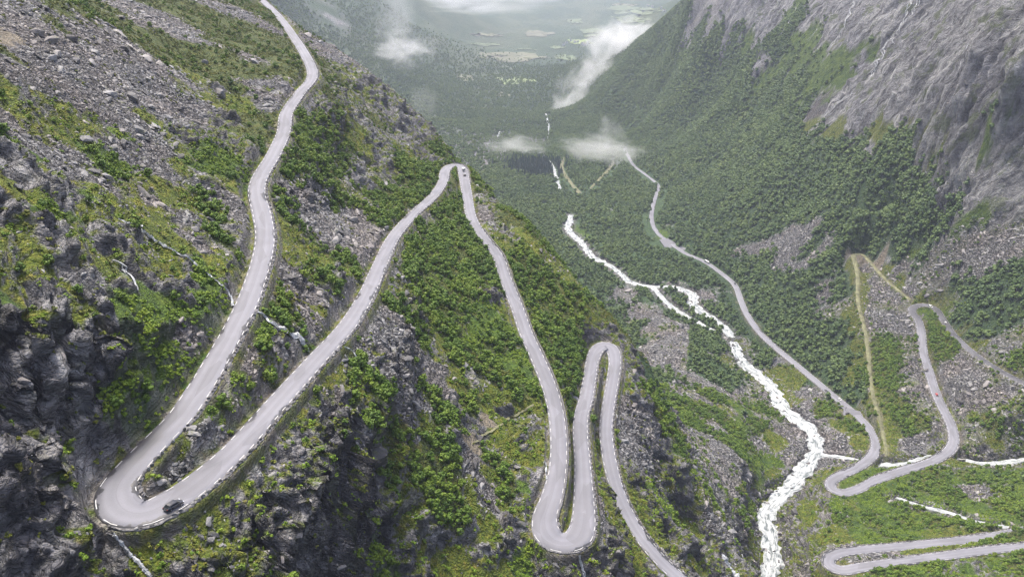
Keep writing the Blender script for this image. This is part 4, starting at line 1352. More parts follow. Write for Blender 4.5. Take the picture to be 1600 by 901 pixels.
def align(n, yaw, k=1.0):
    """euler (xyz) that lays z along the ground's normal (times k), with a yaw about it"""
    out = np.zeros((len(n), 3))
    nx, ny = n[:, 0] * k, n[:, 1] * k
    nz = np.sqrt(np.maximum(1 - nx ** 2 - ny ** 2, .01))
    # z axis = (nx, ny, nz); build matrix columns
    cx = np.cos(yaw); sx = np.sin(yaw)
    X_ = np.stack([cx, sx, np.zeros_like(cx)], -1)
    Zx = np.stack([nx, ny, nz], -1)
    Y_ = np.cross(Zx, X_); Y_ /= np.linalg.norm(Y_, axis=1, keepdims=True)
    X_ = np.cross(Y_, Zx)
    # R = [X Y Z]; euler XYZ
    sy = -X_[:, 2]
    out[:, 1] = np.arcsin(np.clip(sy, -1, 1))
    out[:, 0] = np.arctan2(Y_[:, 2], Zx[:, 2])
    out[:, 2] = np.arctan2(X_[:, 1], X_[:, 0])
    return out


def where_is(p):
    """plain words for the place of a point on the ground"""
    r_ = math.hypot(p[0], p[1]); px_, py_ = project(p)
    if r_ > 1500:
        return 'on the valley floor far down the valley'
    if px_ > 1180 and py_ < 420 and p[2] > -430:
        return 'on the right valley side below the grey cliffs'
    if px_ > 1400 and p[2] > -395:
        return 'beside the right hand hairpin of the valley road'
    if p[2] < -340:
        if px_ < 1000:
            return 'on the valley floor left of the white river'
        if py_ > 770:
            return 'on the green flat round the lowest hairpin'
        return 'between the white river and the valley road'
    if px_ > 960 and p[2] < -222:
        return 'on the steep drop right of the lowest road leg'
    return None


UPP, UPWW = ROADS['up']
LEGS = []      # (start index, end index) of the road legs
_px = np.array([project(p) for p in UPP])
i1 = int(np.argmin(np.hypot(_px[:, 0] - 200, _px[:, 1] - 803))); i2 = int(np.argmin(np.hypot(_px[:, 0] - 712, _px[:, 1] - 258)))
i3 = int(np.argmin(np.hypot(_px[:, 0] - 880, _px[:, 1] - 847))); i4 = int(np.argmin(np.hypot(_px[:, 0] - 944, _px[:, 1] - 543)))
LEGN = ['topmost road leg', 'second road leg', 'third road leg', 'fourth road leg', 'lowest visible road leg']
_kdU = kdtree.KDTree(len(UPP))
for i, p in enumerate(UPP):
    _kdU.insert((p[0], p[1], 0), i)
_kdU.balance()
_tU, _nU = frame(UPP)


def place_words(p):
    w_ = where_is(p)
    if w_:
        return w_
    _c, k, d = _kdU.find((p[0], p[1], 0))
    leg = sum(k > q for q in (i1, i2, i3, i4))
    side_ = 'above' if p[2] > UPP[k][2] + .5 else 'below'
    return f'on the slope just {side_} the {LEGN[leg]}' if d < 25 else f'on the slope well {side_} the {LEGN[leg]}'


# ------------------------------------------------------------------ trees and shrubs
LANDMARKS = [(200, 800, 'the near left hairpin'), (264, 794, 'the glossy black hatchback'), (710, 258, 'the upper centre hairpin'), (880, 845, 'the lower centre hairpin'), (944, 540, 'the walled middle hairpin'),
             (200, 435, 'the short white waterfall'), (455, 522, 'the fan shaped cascade'), (310, 420, 'the long white rill'), (790, 660, 'the tan footpath'), (487, 115, 'the bend of the topmost road leg'), (405, 300, 'the waist of the topmost road leg'),
             (560, 480, 'the middle of the second road leg'), (400, 665, 'the lower second road leg'), (790, 430, 'the upper third road leg'), (868, 640, 'the lower third road leg'), (955, 720, 'the lowest visible road leg'), (1040, 880, 'the bottom edge bend of the lowest leg'),
             (1205, 830, 'the mouth of the river gorge'), (1275, 700, 'the meeting of river and stream'), (1150, 545, 'the middle rapids of the river'), (1070, 462, 'the forked rapids of the river'), (900, 370, 'the far rapids of the river'),
             (1045, 382, 'the wet car park'), (1105, 410, 'the white coach'), (1160, 480, 'the straight of the valley road'), (1323, 645, 'the lay-by'), (1369, 690, 'the valley road bend over the stream'), (1300, 760, 'the lower valley hairpin'), (1490, 690, 'the right hand bend over the stream'),
             (1463, 615, 'the small red car'), (1450, 478, 'the right hand hairpin'), (1335, 400, 'the top of the gravel track'), (1357, 570, 'the middle of the gravel track'), (1490, 805, 'the diagonal white stream'), (1292, 872, 'the lowest right hairpin'), (1560, 840, 'the two bottom right road legs'),
             (120, 130, 'the great grey scree'), (450, 340, 'the scree below the topmost leg'), (60, 540, 'the dark slabs at the left edge'), (560, 790, 'the black crag at bottom centre'), (640, 200, 'the rocky rim of the left mountain'), (600, 620, 'the stony slope under the second leg'), (1100, 720, 'the brown scree right of the lowest leg'), (1500, 400, 'the scree fan under the cliff'), (1560, 560, 'the far right road leg')]


def lab(prefix, p):
    for k in range(4):
        t_ = prefix + ' ' + near_words(p, k)
        if len(t_.split()) <= 16:
            break
    return t_


def near_words(p, short=0):
    x, y = project(p)
    d, lx, ly, nm__ = min((math.hypot(x - a, y - b), a, b, c) for a, b, c in LANDMARKS)
    dx, dy = x - lx, y - ly
    h_ = 'left of' if dx < 0 else 'right of'
    v_ = 'above' if dy < 0 else 'below'
    if d < 14:
        w_ = 'right beside'
    elif abs(dx) > (1.0 if short in (1, 3) else 2.2) * abs(dy):
        w_ = h_
    elif short in (1, 3) or abs(dy) > 2.2 * abs(dx):
        w_ = v_
    else:
        w_ = v_ + ' and ' + h_
    if d >= 14 and short < 2:
        w_ = ('just ' if d < 34 else 'well ' if d > 75 else '') + w_
    return w_ + ' ' + nm__


def size_word(v, q):
    return ('tiny', 'small', 'medium', 'large', 'very large')[int(np.searchsorted(q, v))]


def split300(p, size):
    d = np.linalg.norm(p, axis=1)
    px_ = np.array([project(q) for q in p])
    inside = (px_[:, 0] > 5) & (px_[:, 0] < 1595) & (px_[:, 1] > 5) & (px_[:, 1] < 896)
    app = size / d * inside
    order = np.argsort(-app)
    return order[:300], order[300:]


BIRCH = [(crown_mesh('crown', 11 + k, leaves=130, leaf=.105, base=.05, wdt=.62, lobes=9), trunk_mesh('trunk', 40 + k)) for k in range(4)]
FOREST = [(crown_mesh('crown', 61 + k, leaves=90, leaf=.10, base=.10, wdt=.46, lobes=7, fill=1.0), trunk_mesh('trunk', 80 + k)) for k in range(4)]
for cme, tme in BIRCH:
    cme.materials.append(M['birch']); tme.materials.append(M['bark'])
for cme, tme in FOREST:
    cme.materials.append(M['forest']); tme.materials.append(M['bark'])

# shrubs on the near mountain and the valley flats below it
dens = .16 * np.clip(wc('B') * 1.4 - .1, 0, 1) + .035 * wc('G') * (1 - .65 * ss(.3, .36, U)) + .005 * wc('MX') + .02 * wc('H')
dens = dens + .06 * brk * wc('SX')
dens = dens * (.55 + .9 * ss(-.35, .35, fbm(GX / 13, GY / 13, Z / 13, 2))) * ss(.75, .45, stp)
p, n, i, j = sample(dens * .75, R < 1000)
hgt = rng.uniform(1.2, 3.0, len(p)) * (1 + .25 * wc('B')[i, j])
top, rest = split300(p, hgt)
qs_ = np.quantile(hgt[top], [.2, .4, .6, .8])
for t_ in top:
    k = int(rng.integers(4))
    h = float(hgt[t_])
    e = empty('birch_shrub', (p[t_][0], p[t_][1], p[t_][2] - .1), lab(size_word(h, qs_) + ' leafy birch shrub', p[t_]), 'shrub', 'birch shrubs on the slopes', (0, 0, float(rng.uniform(0, 6.28))), (h * 1.15, h * 1.15, h))
    new_obj('crown', BIRCH[k][0], None, e)
    new_obj('trunk', BIRCH[k][1], None, e)
rot = np.zeros((len(rest), 3)); rot[:, 2] = rng.uniform(0, 6.28, len(rest)); rot[:, :2] = rng.normal(0, .12, (len(rest), 2))
hh = hgt[rest]
scatter('shrub_thicket', p[rest] - np.array([0, 0, .1]), rot, np.stack([hh * 1.15, hh * 1.15, hh], -1), rng.integers(0, 4, len(rest)), [proto('birch_crown', c, M['birch']) for c, _t in BIRCH],
        kind='stuff', label='dense green birch scrub covering the slopes between the road legs', category='scrub')
print('shrubs', len(p))

# forest of the valley
dens = np.clip(wc('F') * 1.5 - .2, 0, 1) * .047 * (.6 + .7 * ss(-.3, .3, fbm(GX / 45, GY / 45, Z / 45, 2))) + .0015 * wc('L') + .003 * wc('G') * (R > 900) + .02 * np.clip(wc('T'), 0, 1) * ss(3900, 2300, R) * (R > 1500)
p, n, i, j = sample(dens * (1 - .9 * ss(.1, .4, wc('D'))), (R > 520) & (R < 3900) & TREEOK)
hgt = rng.uniform(4.6, 9.5, len(p)) * np.where(rng.random(len(p)) < .15, .6, 1) * np.interp(np.linalg.norm(p, axis=1), [600, 1500], [.76, 1.02])
top, rest = split300(p, hgt)
qs_ = np.quantile(hgt[top], [.2, .4, .6, .8])
for t_ in top:
    k = int(rng.integers(4))
    h = float(hgt[t_])
    e = empty('birch_tree', (p[t_][0], p[t_][1], p[t_][2] - .2), lab(size_word(h, qs_) + ' rounded birch tree', p[t_]), 'tree', 'birch trees of the valley wood', (0, 0, float(rng.uniform(0, 6.28))), (h, h, h))
    new_obj('crown', FOREST[k][0], None, e)
    new_obj('trunk', FOREST[k][1], None, e)
rot = np.zeros((len(rest), 3)); rot[:, 2] = rng.uniform(0, 6.28, len(rest)); rot[:, :2] = rng.normal(0, .08, (len(rest), 2))
hh = hgt[rest]
scatter('birch_forest', p[rest] - np.array([0, 0, .2]), rot, np.stack([hh, hh, hh], -1), rng.integers(0, 4, len(rest)), [proto('forest_crown', c, M['forest']) for c, _t in FOREST],
        kind='stuff', label='dense birch forest covering the valley floor and the right valley side', category='forest')
print('forest', len(p))

# spruce plantation far down the valley
SPR = [spruce_mesh('crown', 5 + k) for k in range(3)]
dens = np.clip(wc('N') * 1.6 - .2, 0, 1) * .03
p, n, i, j = sample(dens, (R > 1200) & (R < 2600))
hgt = rng.uniform(10, 17, len(p))
rot = np.zeros((len(p), 3)); rot[:, 2] = rng.uniform(0, 6.28, len(p))
scatter('spruce_wood', p, rot, np.stack([hgt] * 3, -1), rng.integers(0, 3, len(p)), [proto('spruce_crown', c, M['spruce']) for c in SPR], kind='stuff',
        label='dark spruce plantation on the valley floor beyond the first bend', category='forest')
print('spruce', len(p))

# low green cover: ferns, bilberry, heather
FERN = [crown_mesh('fern', 101 + k, leaves=46, leaf=.2, base=-.25, wdt=.8, lobes=4) for k in range(3)]
dens = (.5 * wc('G') + .16 * wc('L') + .09 * wc('M') + .08 * wc('B') + .05 * wc('X')) * ss(-.35, .2, fbm(GX / 8, GY / 8, Z / 8, 2)) * ss(.8, .5, stp)
p, n, i, j = sample((dens + .10 * wc('RK') * w_moss) * 1.1, R < 900)
hgt = rng.uniform(.35, 1.15, len(p))
rot = align(n, rng.uniform(0, 6.28, len(p)), .5)
scatter('fern_cover', p, rot, np.stack([hgt * 1.5, hgt * 1.5, hgt], -1), rng.integers(0, 3, len(p)), [proto('fern_source', c, M['fern']) for c in FERN], kind='stuff',
        label='bright green ferns and low leafy plants carpeting the slopes', category='ground cover')
print('fern', len(p))
dens = (.40 * wc('H') + .26 * wc('B') + .12 * wc('M') + .05 * wc('X') + .03 * wc('S') + .04 * wc('RK')) * ss(-.4, .2, fbm(GX / 7 + 30, GY / 7, Z / 7, 2)) * ss(.75, .45, stp)
p, n, i, j = sample(dens * .95, R < 900)
hgt = rng.uniform(.3, .95, len(p))
rot = align(n, rng.uniform(0, 6.28, len(p)), .6)
HEATH = [crown_mesh('heath', 131 + k, leaves=44, leaf=.2, base=-.25, wdt=.8, lobes=4) for k in range(3)]
scatter('heath_cover', p, rot, np.stack([hgt * 1.6, hgt * 1.6, hgt], -1), rng.integers(0, 3, len(p)), [proto('heath_source', c, M['heath']) for c in HEATH], kind='stuff',
        label='olive heather and moss hummocks covering the mountain slopes', category='ground cover')
print('heath', len(p))

# ------------------------------------------------------------------ stones
ROCKS = [rock_mesh('boulder', 200 + k, 1, rng.uniform(.5, .8), rng.uniform(.28, .5)) for k in range(7)]
for r_ in ROCKS:
    r_.materials.append(M['stone'])
dens = .62 * np.clip(wc('S') * 1.25 - .1, 0, 1) + .20 * wc('X') + .018 * wc('M') + .018 * wc('RK') * (R < 500) + .04 * wc('D')
dens = dens * ss(.8, .5, stp) * 1.45
dens = np.where(R > 560, dens * .42, dens)
bankd = .4 * ss(9, 2, WD - WC_[WI, 3]) * (R < 1200)
p, n, i, j = sample(dens + bankd, R < 1250)
d_ = np.linalg.norm(p, axis=1)
size = (.28 + .55 * rng.random(len(p)) ** 2 + 1.1 * (rng.random(len(p)) < .07) * rng.random(len(p)) + 2.2 * (rng.random(len(p)) < .012) * rng.random(len(p)))
size = size * np.where(d_ > 640, 1.3, 1) * np.where(d_ > 330, 1.2, 1)
top, rest = split300(p, size)
qs_ = np.quantile(size[top], [.2, .4, .6, .8])
# slabs lie across the slope
yaw = np.arctan2(n[:, 1], n[:, 0]) + math.pi / 2 + rng.normal(0, .7, len(p))
rot = align(n, yaw, .8)
rot += rng.normal(0, .16, rot.shape)
scl = np.stack([size * rng.uniform(.9, 1.5, len(p)), size * rng.uniform(.7, 1.2, len(p)), size * rng.uniform(.7, 1.3, len(p))], -1)
for t_ in top:
    k = int(rng.integers(7))
    o = new_obj('boulder', ROCKS[k], None, label=lab(size_word(size[t_], qs_) + ' grey angular boulder', p[t_]), category='boulder', group='boulders on the mountain side')
    o.location = p[t_] + n[t_] * size[t_] * .1
    o.rotation_euler = rot[t_]
    o.scale = scl[t_]
scatter('scree', p[rest] - n[rest] * (.06 * size[rest])[:, None], rot[rest], scl[rest], rng.integers(0, 7, len(rest)), [proto('scree_stone', c, M['stone']) for c in ROCKS], kind='stuff',
        label='grey scree of broken slabs lying on the slopes', category='scree')
print('stones', len(p))

# ------------------------------------------------------------------ guard stones and dry-stone walls on the downhill side
def hit2(px, py):
    """first point of the finished ground on the line of sight"""
    th, s_ = ray(px, py)
    j = int(np.clip(np.searchsorted(ths, th), 0, NT - 1))
    i = int(np.searchsorted(run[:, j], s_))
    return None if i >= NR else (POS[i, j].copy(), NRM[i, j].copy())


LEGLAB = ['topmost road leg', 'second road leg', 'third road leg', 'fourth road leg', 'lowest visible road leg']
KDR = kdtree.KDTree(len(ROADC))
for i, c in enumerate(ROADC):
    KDR.insert((c[0], c[1], 0), i)
KDR.balance()


def clear_of_road(x, y, margin=.1):
    _c, i, d = KDR.find((x, y, 0))
    return d > ROADC[i][3] + margin


stones_ = []
wall_runs = []
for k in ('up', 'low', 'valley'):
    P, w = ROADS[k]
    t, n = frame(P)
    L = np.concatenate([[0], np.cumsum(np.linalg.norm(np.diff(P[:, :2], axis=0), axis=1))])
    for side_ in (-1, 1):
        low_ = np.zeros(len(P), bool)
        for q in range(len(P)):
            hw = w[q] / 2
            o_ = hw + 4.0
            low_[q] = ground_at(P[q, 0] + n[q, 0] * o_ * side_, P[q, 1] + n[q, 1] * o_ * side_) < P[q, 2] - 1.0 and np.linalg.norm(P[q]) < 1000 and clear_of_road(P[q, 0] + n[q, 0] * (hw + .7) * side_, P[q, 1] + n[q, 1] * (hw + .7) * side_, .3)
        s_ = .8
        while s_ < L[-1]:
            q = int(np.searchsorted(L, s_))
            s_ += rng.uniform(1.7, 2.3)
            if q < len(P) and low_[q] and not (k == 'up' and (i2 - 14 < q < i3 - 10 or i4 - 22 < q < i4 + 30)):
                o_ = w[q] / 2 + .35
                stones_.append((P[q, 0] + n[q, 0] * o_ * side_, P[q, 1] + n[q, 1] * o_ * side_, P[q, 2], math.atan2(t[q, 1], t[q, 0]), k, q))
        # walls: runs of at least 8 samples
        q = 0
        while q < len(P):
            if low_[q]:
                q2 = q
                while q2 < len(P) and low_[q2]:
                    q2 += 1
                if q2 - q > 8:
                    wall_runs.append((k, side_, q, q2))
                q = q2
            else:
                q += 1
GST = [rock_mesh('guard_stone', 300 + k, .55, .36, .5) for k in range(4)]
for g_ in GST:
    g_.materials.append(M['stone'])
sp_ = np.array([x[:3] for x in stones_])
ap_ = np.linalg.norm(sp_, axis=1)
ord_ = np.argsort(ap_)


def road_words(k, q):
    if k == 'up':
        return LEGLAB[sum(q > z for z in (i1, i2, i3, i4))]
    return 'lowest hairpin at the right' if k == 'low' else 'valley road'


for t_ in ord_[:300]:
    x = stones_[t_]
    o = new_obj('guard_stone', GST[int(rng.integers(4))], None, label=lab('upright grey guard stone', x[:3]), category='guard stone', group='guard stones along the road edges')
    o.location = (x[0], x[1], x[2] + .1)
    o.rotation_euler = (rng.normal(0, .08), rng.normal(0, .08), x[3] + rng.normal(0, .2))
    f_ = float(rng.uniform(.85, 1.25))
    o.scale = (f_, f_, float(rng.uniform(.9, 1.3)))
ro = np.array([(0, 0, stones_[t_][3]) for t_ in ord_[300:]])
scatter('guard_stones', sp_[ord_[300:]] + np.array([0, 0, .12]), ro, np.full((len(ro), 3), 1.1), rng.integers(0, 4, len(ro)), [proto('guard_source', g_, M['stone']) for g_ in GST], kind='stuff', label='rows of small grey guard stones edging the far road bends', category='guard stones')
print('guard stones', len(stones_))

def has_parapet(k, q):
    return k == 'up' and (i2 - 14 < q < i3 - 10 or i4 - 22 < q < i4 + 30)


for (k, side_, q0, q1) in wall_runs:
    P, w = ROADS[k]
    t, n = frame(P)
    seg = slice(q0, q1)
    n_ = q1 - q0
    nu = max(2, int(n_ * 2.2)); nvv = 8
    uu = np.linspace(q0, q1 - 1, nu)
    base = np.stack([np.interp(uu, np.arange(len(P)), P[:, c]) for c in range(3)], -1)
    nn = np.stack([np.interp(uu, np.arange(len(P)), n[:, c]) for c in range(2)], -1)
    hw = np.interp(uu, np.arange(len(P)), w) / 2
    rows = np.zeros((nvv, nu, 3))
    taper = np.clip(np.minimum(np.arange(nu), np.arange(nu)[::-1]) / 6.0, .25, 1)
    for r_ in range(nvv):
        f_ = r_ / (nvv - 1)
        off = hw + (.05 if r_ == 0 else .62 + .55 * f_)
        jit = .22 * rng.normal(size=nu) * (r_ > 0)
        rows[r_, :, 0] = base[:, 0] + nn[:, 0] * (off + jit) * side_
        rows[r_, :, 1] = base[:, 1] + nn[:, 1] * (off + jit) * side_
        rows[r_, :, 2] = base[:, 2] + .04 - (3.4 * taper) * max(0, f_ - 1 / (nvv - 1)) - .02 * r_ + .10 * rng.normal(size=nu) * (r_ > 0)
    par = np.array([has_parapet(k, int(u_)) for u_ in uu]).astype(float)
    if par.any():
        top_ = np.zeros((3, nu, 3))
        for r_, (oo, zz_) in enumerate(((.12, .02), (.14, .62), (.58, .60))):
            top_[r_, :, 0] = base[:, 0] + nn[:, 0] * (hw + oo) * side_
            top_[r_, :, 1] = base[:, 1] + nn[:, 1] * (hw + oo) * side_
            top_[r_, :, 2] = base[:, 2] + .02 + (zz_ - .02) * par + .03 * rng.normal(size=nu)
        rows = np.concatenate([top_, rows[1:]], 0)
    new_obj('retaining_wall', grid_mesh('retaining_wall', rows, False), M['wallstone'], label=lab('dry stone retaining wall', base[nu // 2]), category='wall', group='retaining walls under the roads')


BIGB = [(345, 150, 5.5, .5), (206, 156, 3.6, .8), (590, 718, 6.0, .35), (1000, 490, 4.5, .8), (1063, 512, 5.0, .9), (1028, 528, 4.6, .8), (318, 100, 2.5, .9), (132, 222, 3.0, .5), (1228, 562, 5.5, .6), (1242, 800, 5.0, .4)]
for _k in range(26):
    BIGB.append((float(rng.uniform(975, 1085)), float(rng.uniform(470, 600)), float(rng.uniform(1.8, 3.6)), .8))
for (a, b, sz, tone) in BIGB:
    h_ = hit2(a, b)
    if h_ is None or not clear_of_road(h_[0][0], h_[0][1], sz):
        continue
    me_ = ROCKS[int(rng.integers(7))].copy()
    me_.materials.clear()
    me_.materials.append(M['dark_stone'] if tone < .7 else M['stone'])
    o = new_obj('boulder', me_, None, label=lab('huge dark boulder' if tone < .7 else 'big grey block', h_[0]), category='boulder', group='great boulders among the scree')
    o.location = h_[0] + h_[1] * sz * .15
    o.rotation_euler = align(h_[1][None], np.array([rng.uniform(0, 6)]), .6)[0]
    o.scale = (sz, sz * .95, sz * 1.5)


# ------------------------------------------------------------------ waterfalls and rills
def fall(pts, widths, label, cat='waterfall', strands=2, lift=.6, step=2.5):
    pts = np.array(pts, float)
    L = np.concatenate([[0], np.cumsum(np.linalg.norm(np.diff(pts, axis=0), axis=1))])
    m_ = max(3, int(L[-1] / step))
    ls = np.linspace(0, L[-1], m_)
    vs, fs, uvs = [], [], []
    for st in range(strands):
        ph = rng.uniform(0, 50)
        path = []
        for l_ in ls:
            a = np.interp(l_, L, pts[:, 0]) + 1.6 * math.sin(l_ * .35 + ph) * .35 + (st - (strands - 1) / 2) * 1.3
            b = np.interp(l_, L, pts[:, 1]) + .5 * math.sin(l_ * .23 + ph)
            h_ = hit2(a, b)
            if h_ is None:
                continue
            path.append((h_[0] + h_[1] * lift, h_[1], float(np.interp(l_, L, widths)) * (.25 + .55 * rng.random())))
        if len(path) < 3:
            continue
        pp = np.array([x[0] for x in path])
        for _ in range(1):
            pp[1:-1] = .25 * pp[:-2] + .5 * pp[1:-1] + .25 * pp[2:]
        b0 = len(vs)
        dl = 0.0
        for k, (p_, nn, w_) in enumerate(path):
            tg = pp[min(k + 1, len(pp) - 1)] - pp[max(k - 1, 0)]
            sd = np.cross(nn, tg); sd /= np.linalg.norm(sd) + 1e-9
            for c, o_ in enumerate((-.5, 0, .5)):
                vs.append(tuple(pp[k] + sd * w_ * o_ + nn * (.18 * w_ if c == 1 else -.15)))
                uvs.append((o_ * 2, dl, 0))
            dl += float(np.linalg.norm(tg)) * .5
        for k in range(len(path) - 1):
            for c in range(2):
                fs.append((b0 + k * 3 + c, b0 + k * 3 + c + 1, b0 + (k + 1) * 3 + c + 1, b0 + (k + 1) * 3 + c))
    if not fs:
        return
    me_ = mesh_from('waterfall', vs, fs)
    a = me_.attributes.new('road_uv', 'FLOAT_VECTOR', 'POINT')
    a.data.foreach_set('vector', np.array(uvs, np.float32).reshape(-1))
    new_obj(cat.replace(' ', '_'), me_, M['fall'], label=label, category=cat)


fall([(183, 345), (225, 366), (262, 390), (300, 412), (335, 440), (355, 458), (363, 480)], [.9, 1.0, 1.1, 1.0, .9, 1.0, 1.4], 'long thin white rill running down to the topmost road leg', 'stream')
fall([(180, 408), (190, 415), (198, 428), (206, 442), (211, 455)], [.6, .9, 1.0, 1.0, 1.2], 'short white waterfall dropping over the dark ledge at left', strands=2)
fall([(402, 490), (425, 508), (450, 519), (466, 530), (478, 550)], [1.2, 1.8, 3.0, 4.0, 3.0], 'fan shaped white cascade between the topmost and second road legs', strands=3)
fall([(535, 543), (548, 552), (562, 566)], [.8, 1.1, .9], 'small white cascade just below the second road leg', strands=1)
fall([(180, 838), (195, 856), (208, 872), (226, 890), (237, 906)], [.8, 1.0, 1.1, 1.3, 1.4], 'white rill tumbling below the near left hairpin', 'stream')
fall([(850, 722), (852, 735), (853, 750)], [.8, 1.2, 1.2], 'narrow white fall left of the lower centre hairpin', strands=1)
fall([(903, 872), (908, 886), (915, 905)], [1.0, 1.3, 1.5], 'white fall spilling out under the lower centre hairpin', strands=2)
fall([(1128, 868), (1140, 884), (1152, 905)], [4, 6, 8], 'wide misty waterfall in the dark gorge at the bottom edge', strands=2)
WL = [([(1347, -4), (1336, 15), (1325, 35), (1312, 60), (1296, 80)], 2.6, 'tall white waterfall left of centre on the right hand cliff'),
      ([(1432, -4), (1418, 28), (1402, 55), (1386, 78), (1376, 100), (1360, 125)], 2.6, 'long twin waterfall in the middle of the right hand cliff'),
      ([(1442, -4), (1428, 28), (1412, 52), (1402, 72)], 2.2, 'thin waterfall beside the long twin fall on the cliff'),
      ([(1158, 14), (1147, 38), (1132, 56)], 2.2, 'leftmost thin waterfall on the far end of the cliff'),
      ([(1335, 148), (1312, 166), (1294, 180), (1276, 192)], 1.8, 'slanting pale rill low on the slabs of the cliff'),
      ([(1246, 14), (1228, 46), (1206, 70)], 1.8, 'thin fall left of the grassy gully top on the cliff'),
      ([(1278, 48), (1262, 68)], 1.4, 'very short thin fall above the bright green gully'),
      ([(1520, 72), (1508, 92), (1498, 112)], 1.4, 'faint short fall high on the right part of the cliff')]
for pts, w_, lb_ in WL:
    fall(pts, [w_ * .75] * len(pts), lb_, strands=2, lift=2.6, step=2.0)
# footpath
pth = []
for a in np.linspace(0, 1, 30):
    h_ = hit2(np.interp(a, [0, .5, 1], [738, 785, 832]), np.interp(a, [0, .5, 1], [692, 660, 632]))
    pth.append(h_[0] + h_[1] * .12)
rows, uv = strip(np.array(pth), np.full(30, 1.5), [-1, 0, 1], [-.3, .05, -.3], .05)
new_obj('footpath', grid_mesh('footpath', rows, True, uv), M['gravel'], kind='structure')


# ------------------------------------------------------------------ meadows and hamlet far down the valley
def patch(name, cx, cy, rx, ry, m_, tilt=0.0, seed=0):
    rs = np.random.default_rng(seed)
    na, nr_ = 30, 5
    amp = rs.uniform(-.22, .22, 6); phs = rs.uniform(0, 6.28, 6)
    rows = np.zeros((nr_, na + 1, 3))
    for a in range(na + 1):
        th = 2 * math.pi * (a % na) / na
        k = 1 + sum(amp[f] * math.sin((f + 2) * th + phs[f]) for f in range(6)) * .7
        for r_ in range(nr_):
            f_ = r_ / (nr_ - 1)
            x = cx + rx * f_ * k * math.cos(th)
            y = cy + ry * f_ * k * math.sin(th) + tilt * rx * f_ * k * math.cos(th)
            h_ = hit2(x, y)
            p_ = h_[0] if h_ is not None else rows[max(r_ - 1, 0), a]
            rows[r_, a] = (p_[0], p_[1], p_[2] + 3.0)
    return new_obj(name, grid_mesh(name, rows, True), m_, kind='structure')


FD_ = [(807, 129, 30, 5.5, 'bright'), (726, 125, 13, 4, 'dry'), (797, 91, 54, 7, 'dry'), (882, 92, 18, 4, 'field'), (905, 68, 21, 3.5, 'bright'), (926, 50, 19, 4, 'field'), (925, 58, 18, 2, 'field'),
       (896, 35, 13, 3.5, 'field'), (990, 18, 42, 6.5, 'field'), (985, 33, 30, 5, 'field'), (840, 54, 24, 4, 'dry'), (756, 71, 26, 2, 'field'), (784, 151, 9, 3, 'dry'), (820, 79, 17, 1.3, 'field'), (870, 76, 14, 2, 'field'), (760, 57, 25, 2, 'dry'), (975, 9, 20, 1.5, 'dry')]
for k, (a, b, c, d, e) in enumerate(FD_):
    patch('meadow' if e != 'dry' else 'stubble_field', a, b, c, d, M[{'bright': 'brightfield', 'field': 'field', 'dry': 'dryfield'}[e]], 0.03, k)

HOUSE_AT = [(884, 69), (890, 67), (897, 70), (903, 69), (908, 71), (913, 74), (918, 69), (880, 72), (1010, 13), (1018, 15), (1032, 18), (1036, 19)]
hm = {}
for k, (a, b) in enumerate(HOUSE_AT):
    h_ = hit2(a, b)
    if h_ is None:
        continue
    p_ = h_[0]
    e = empty('farmhouse', (p_[0], p_[1], p_[2] + 3.5), ['small white farmhouse in the far hamlet among bright meadows', 'tiny white farmhouse on the farthest pale meadow'][k > 7], 'house', 'houses of the far hamlet' if k < 8 else 'houses on the farthest meadow', (0, 0, float(rng.uniform(0, 3))))
    if not hm:
        l_, b_, hh_, rh = 7, 4.5, 6, 4
        hm['wall'] = mesh_from('wall', [(x, y, z) for z in (-4, hh_) for y in (-b_, b_) for x in (-l_, l_)] + [(-l_, 0, hh_ + rh - .3), (l_, 0, hh_ + rh - .3)],
                               [(0, 1, 5, 4), (2, 6, 7, 3), (0, 4, 8, 6, 2), (1, 3, 7, 9, 5)])
        hm['roof'] = mesh_from('roof', [(-l_ - .6, -b_ - .7, hh_ - .5), (l_ + .6, -b_ - .7, hh_ - .5), (l_ + .6, 0, hh_ + rh), (-l_ - .6, 0, hh_ + rh), (-l_ - .6, b_ + .7, hh_ - .5), (l_ + .6, b_ + .7, hh_ - .5)], [(0, 1, 2, 3), (3, 2, 5, 4)])
        hm['wall'].materials.append(simple('white_boards', (.7, .7, .68)))
        hm['roof'].materials.append(simple('roof_slate', (.12, .11, .11)))
    new_obj('wall', hm['wall'], None, e)
    new_obj('roof', hm['roof'], None, e)


# ------------------------------------------------------------------ vehicles
GLASS = simple('car_glass', (.02, .024, .028), .08, spec=.8)
TYRE = simple('tyre_rubber', (.02, .02, .02), .85)
RIM = simple('alloy', (.45, .45, .47), .35, .8)
REDL = simple('tail_lamp', (.35, .02, .02), .25)
CLEARL = simple('head_lamp', (.75, .77, .8), .15)
BLACKT = simple('black_trim', (.03, .03, .032), .5)
_paint = {}


def car_paint(col):
    if col not in _paint:
        m_ = simple('car_paint', col, .28, spec=.6)
        m_.node_tree.nodes['Principled BSDF'].inputs['Coat Weight'].default_value = .6
        m_.node_tree.nodes['Principled BSDF'].inputs['Coat Roughness'].default_value = .08
        _paint[col] = m_
    return _paint[col]


def loft(sections, closed_ends=True):
    """sections: list of rings (same length) -> verts, faces"""
    vs, fs = [], []
    n = len(sections[0])
    for r_ in sections:
        vs += list(r_)
    for a in range(len(sections) - 1):
        for b in range(n):
            fs.append((a * n + b, a * n + (b + 1) % n, (a + 1) * n + (b + 1) % n, (a + 1) * n + b))
    fs.append(tuple(range(n - 1, -1, -1)))
    fs.append(tuple((len(sections) - 1) * n + b for b in range(n)))
    return vs, fs


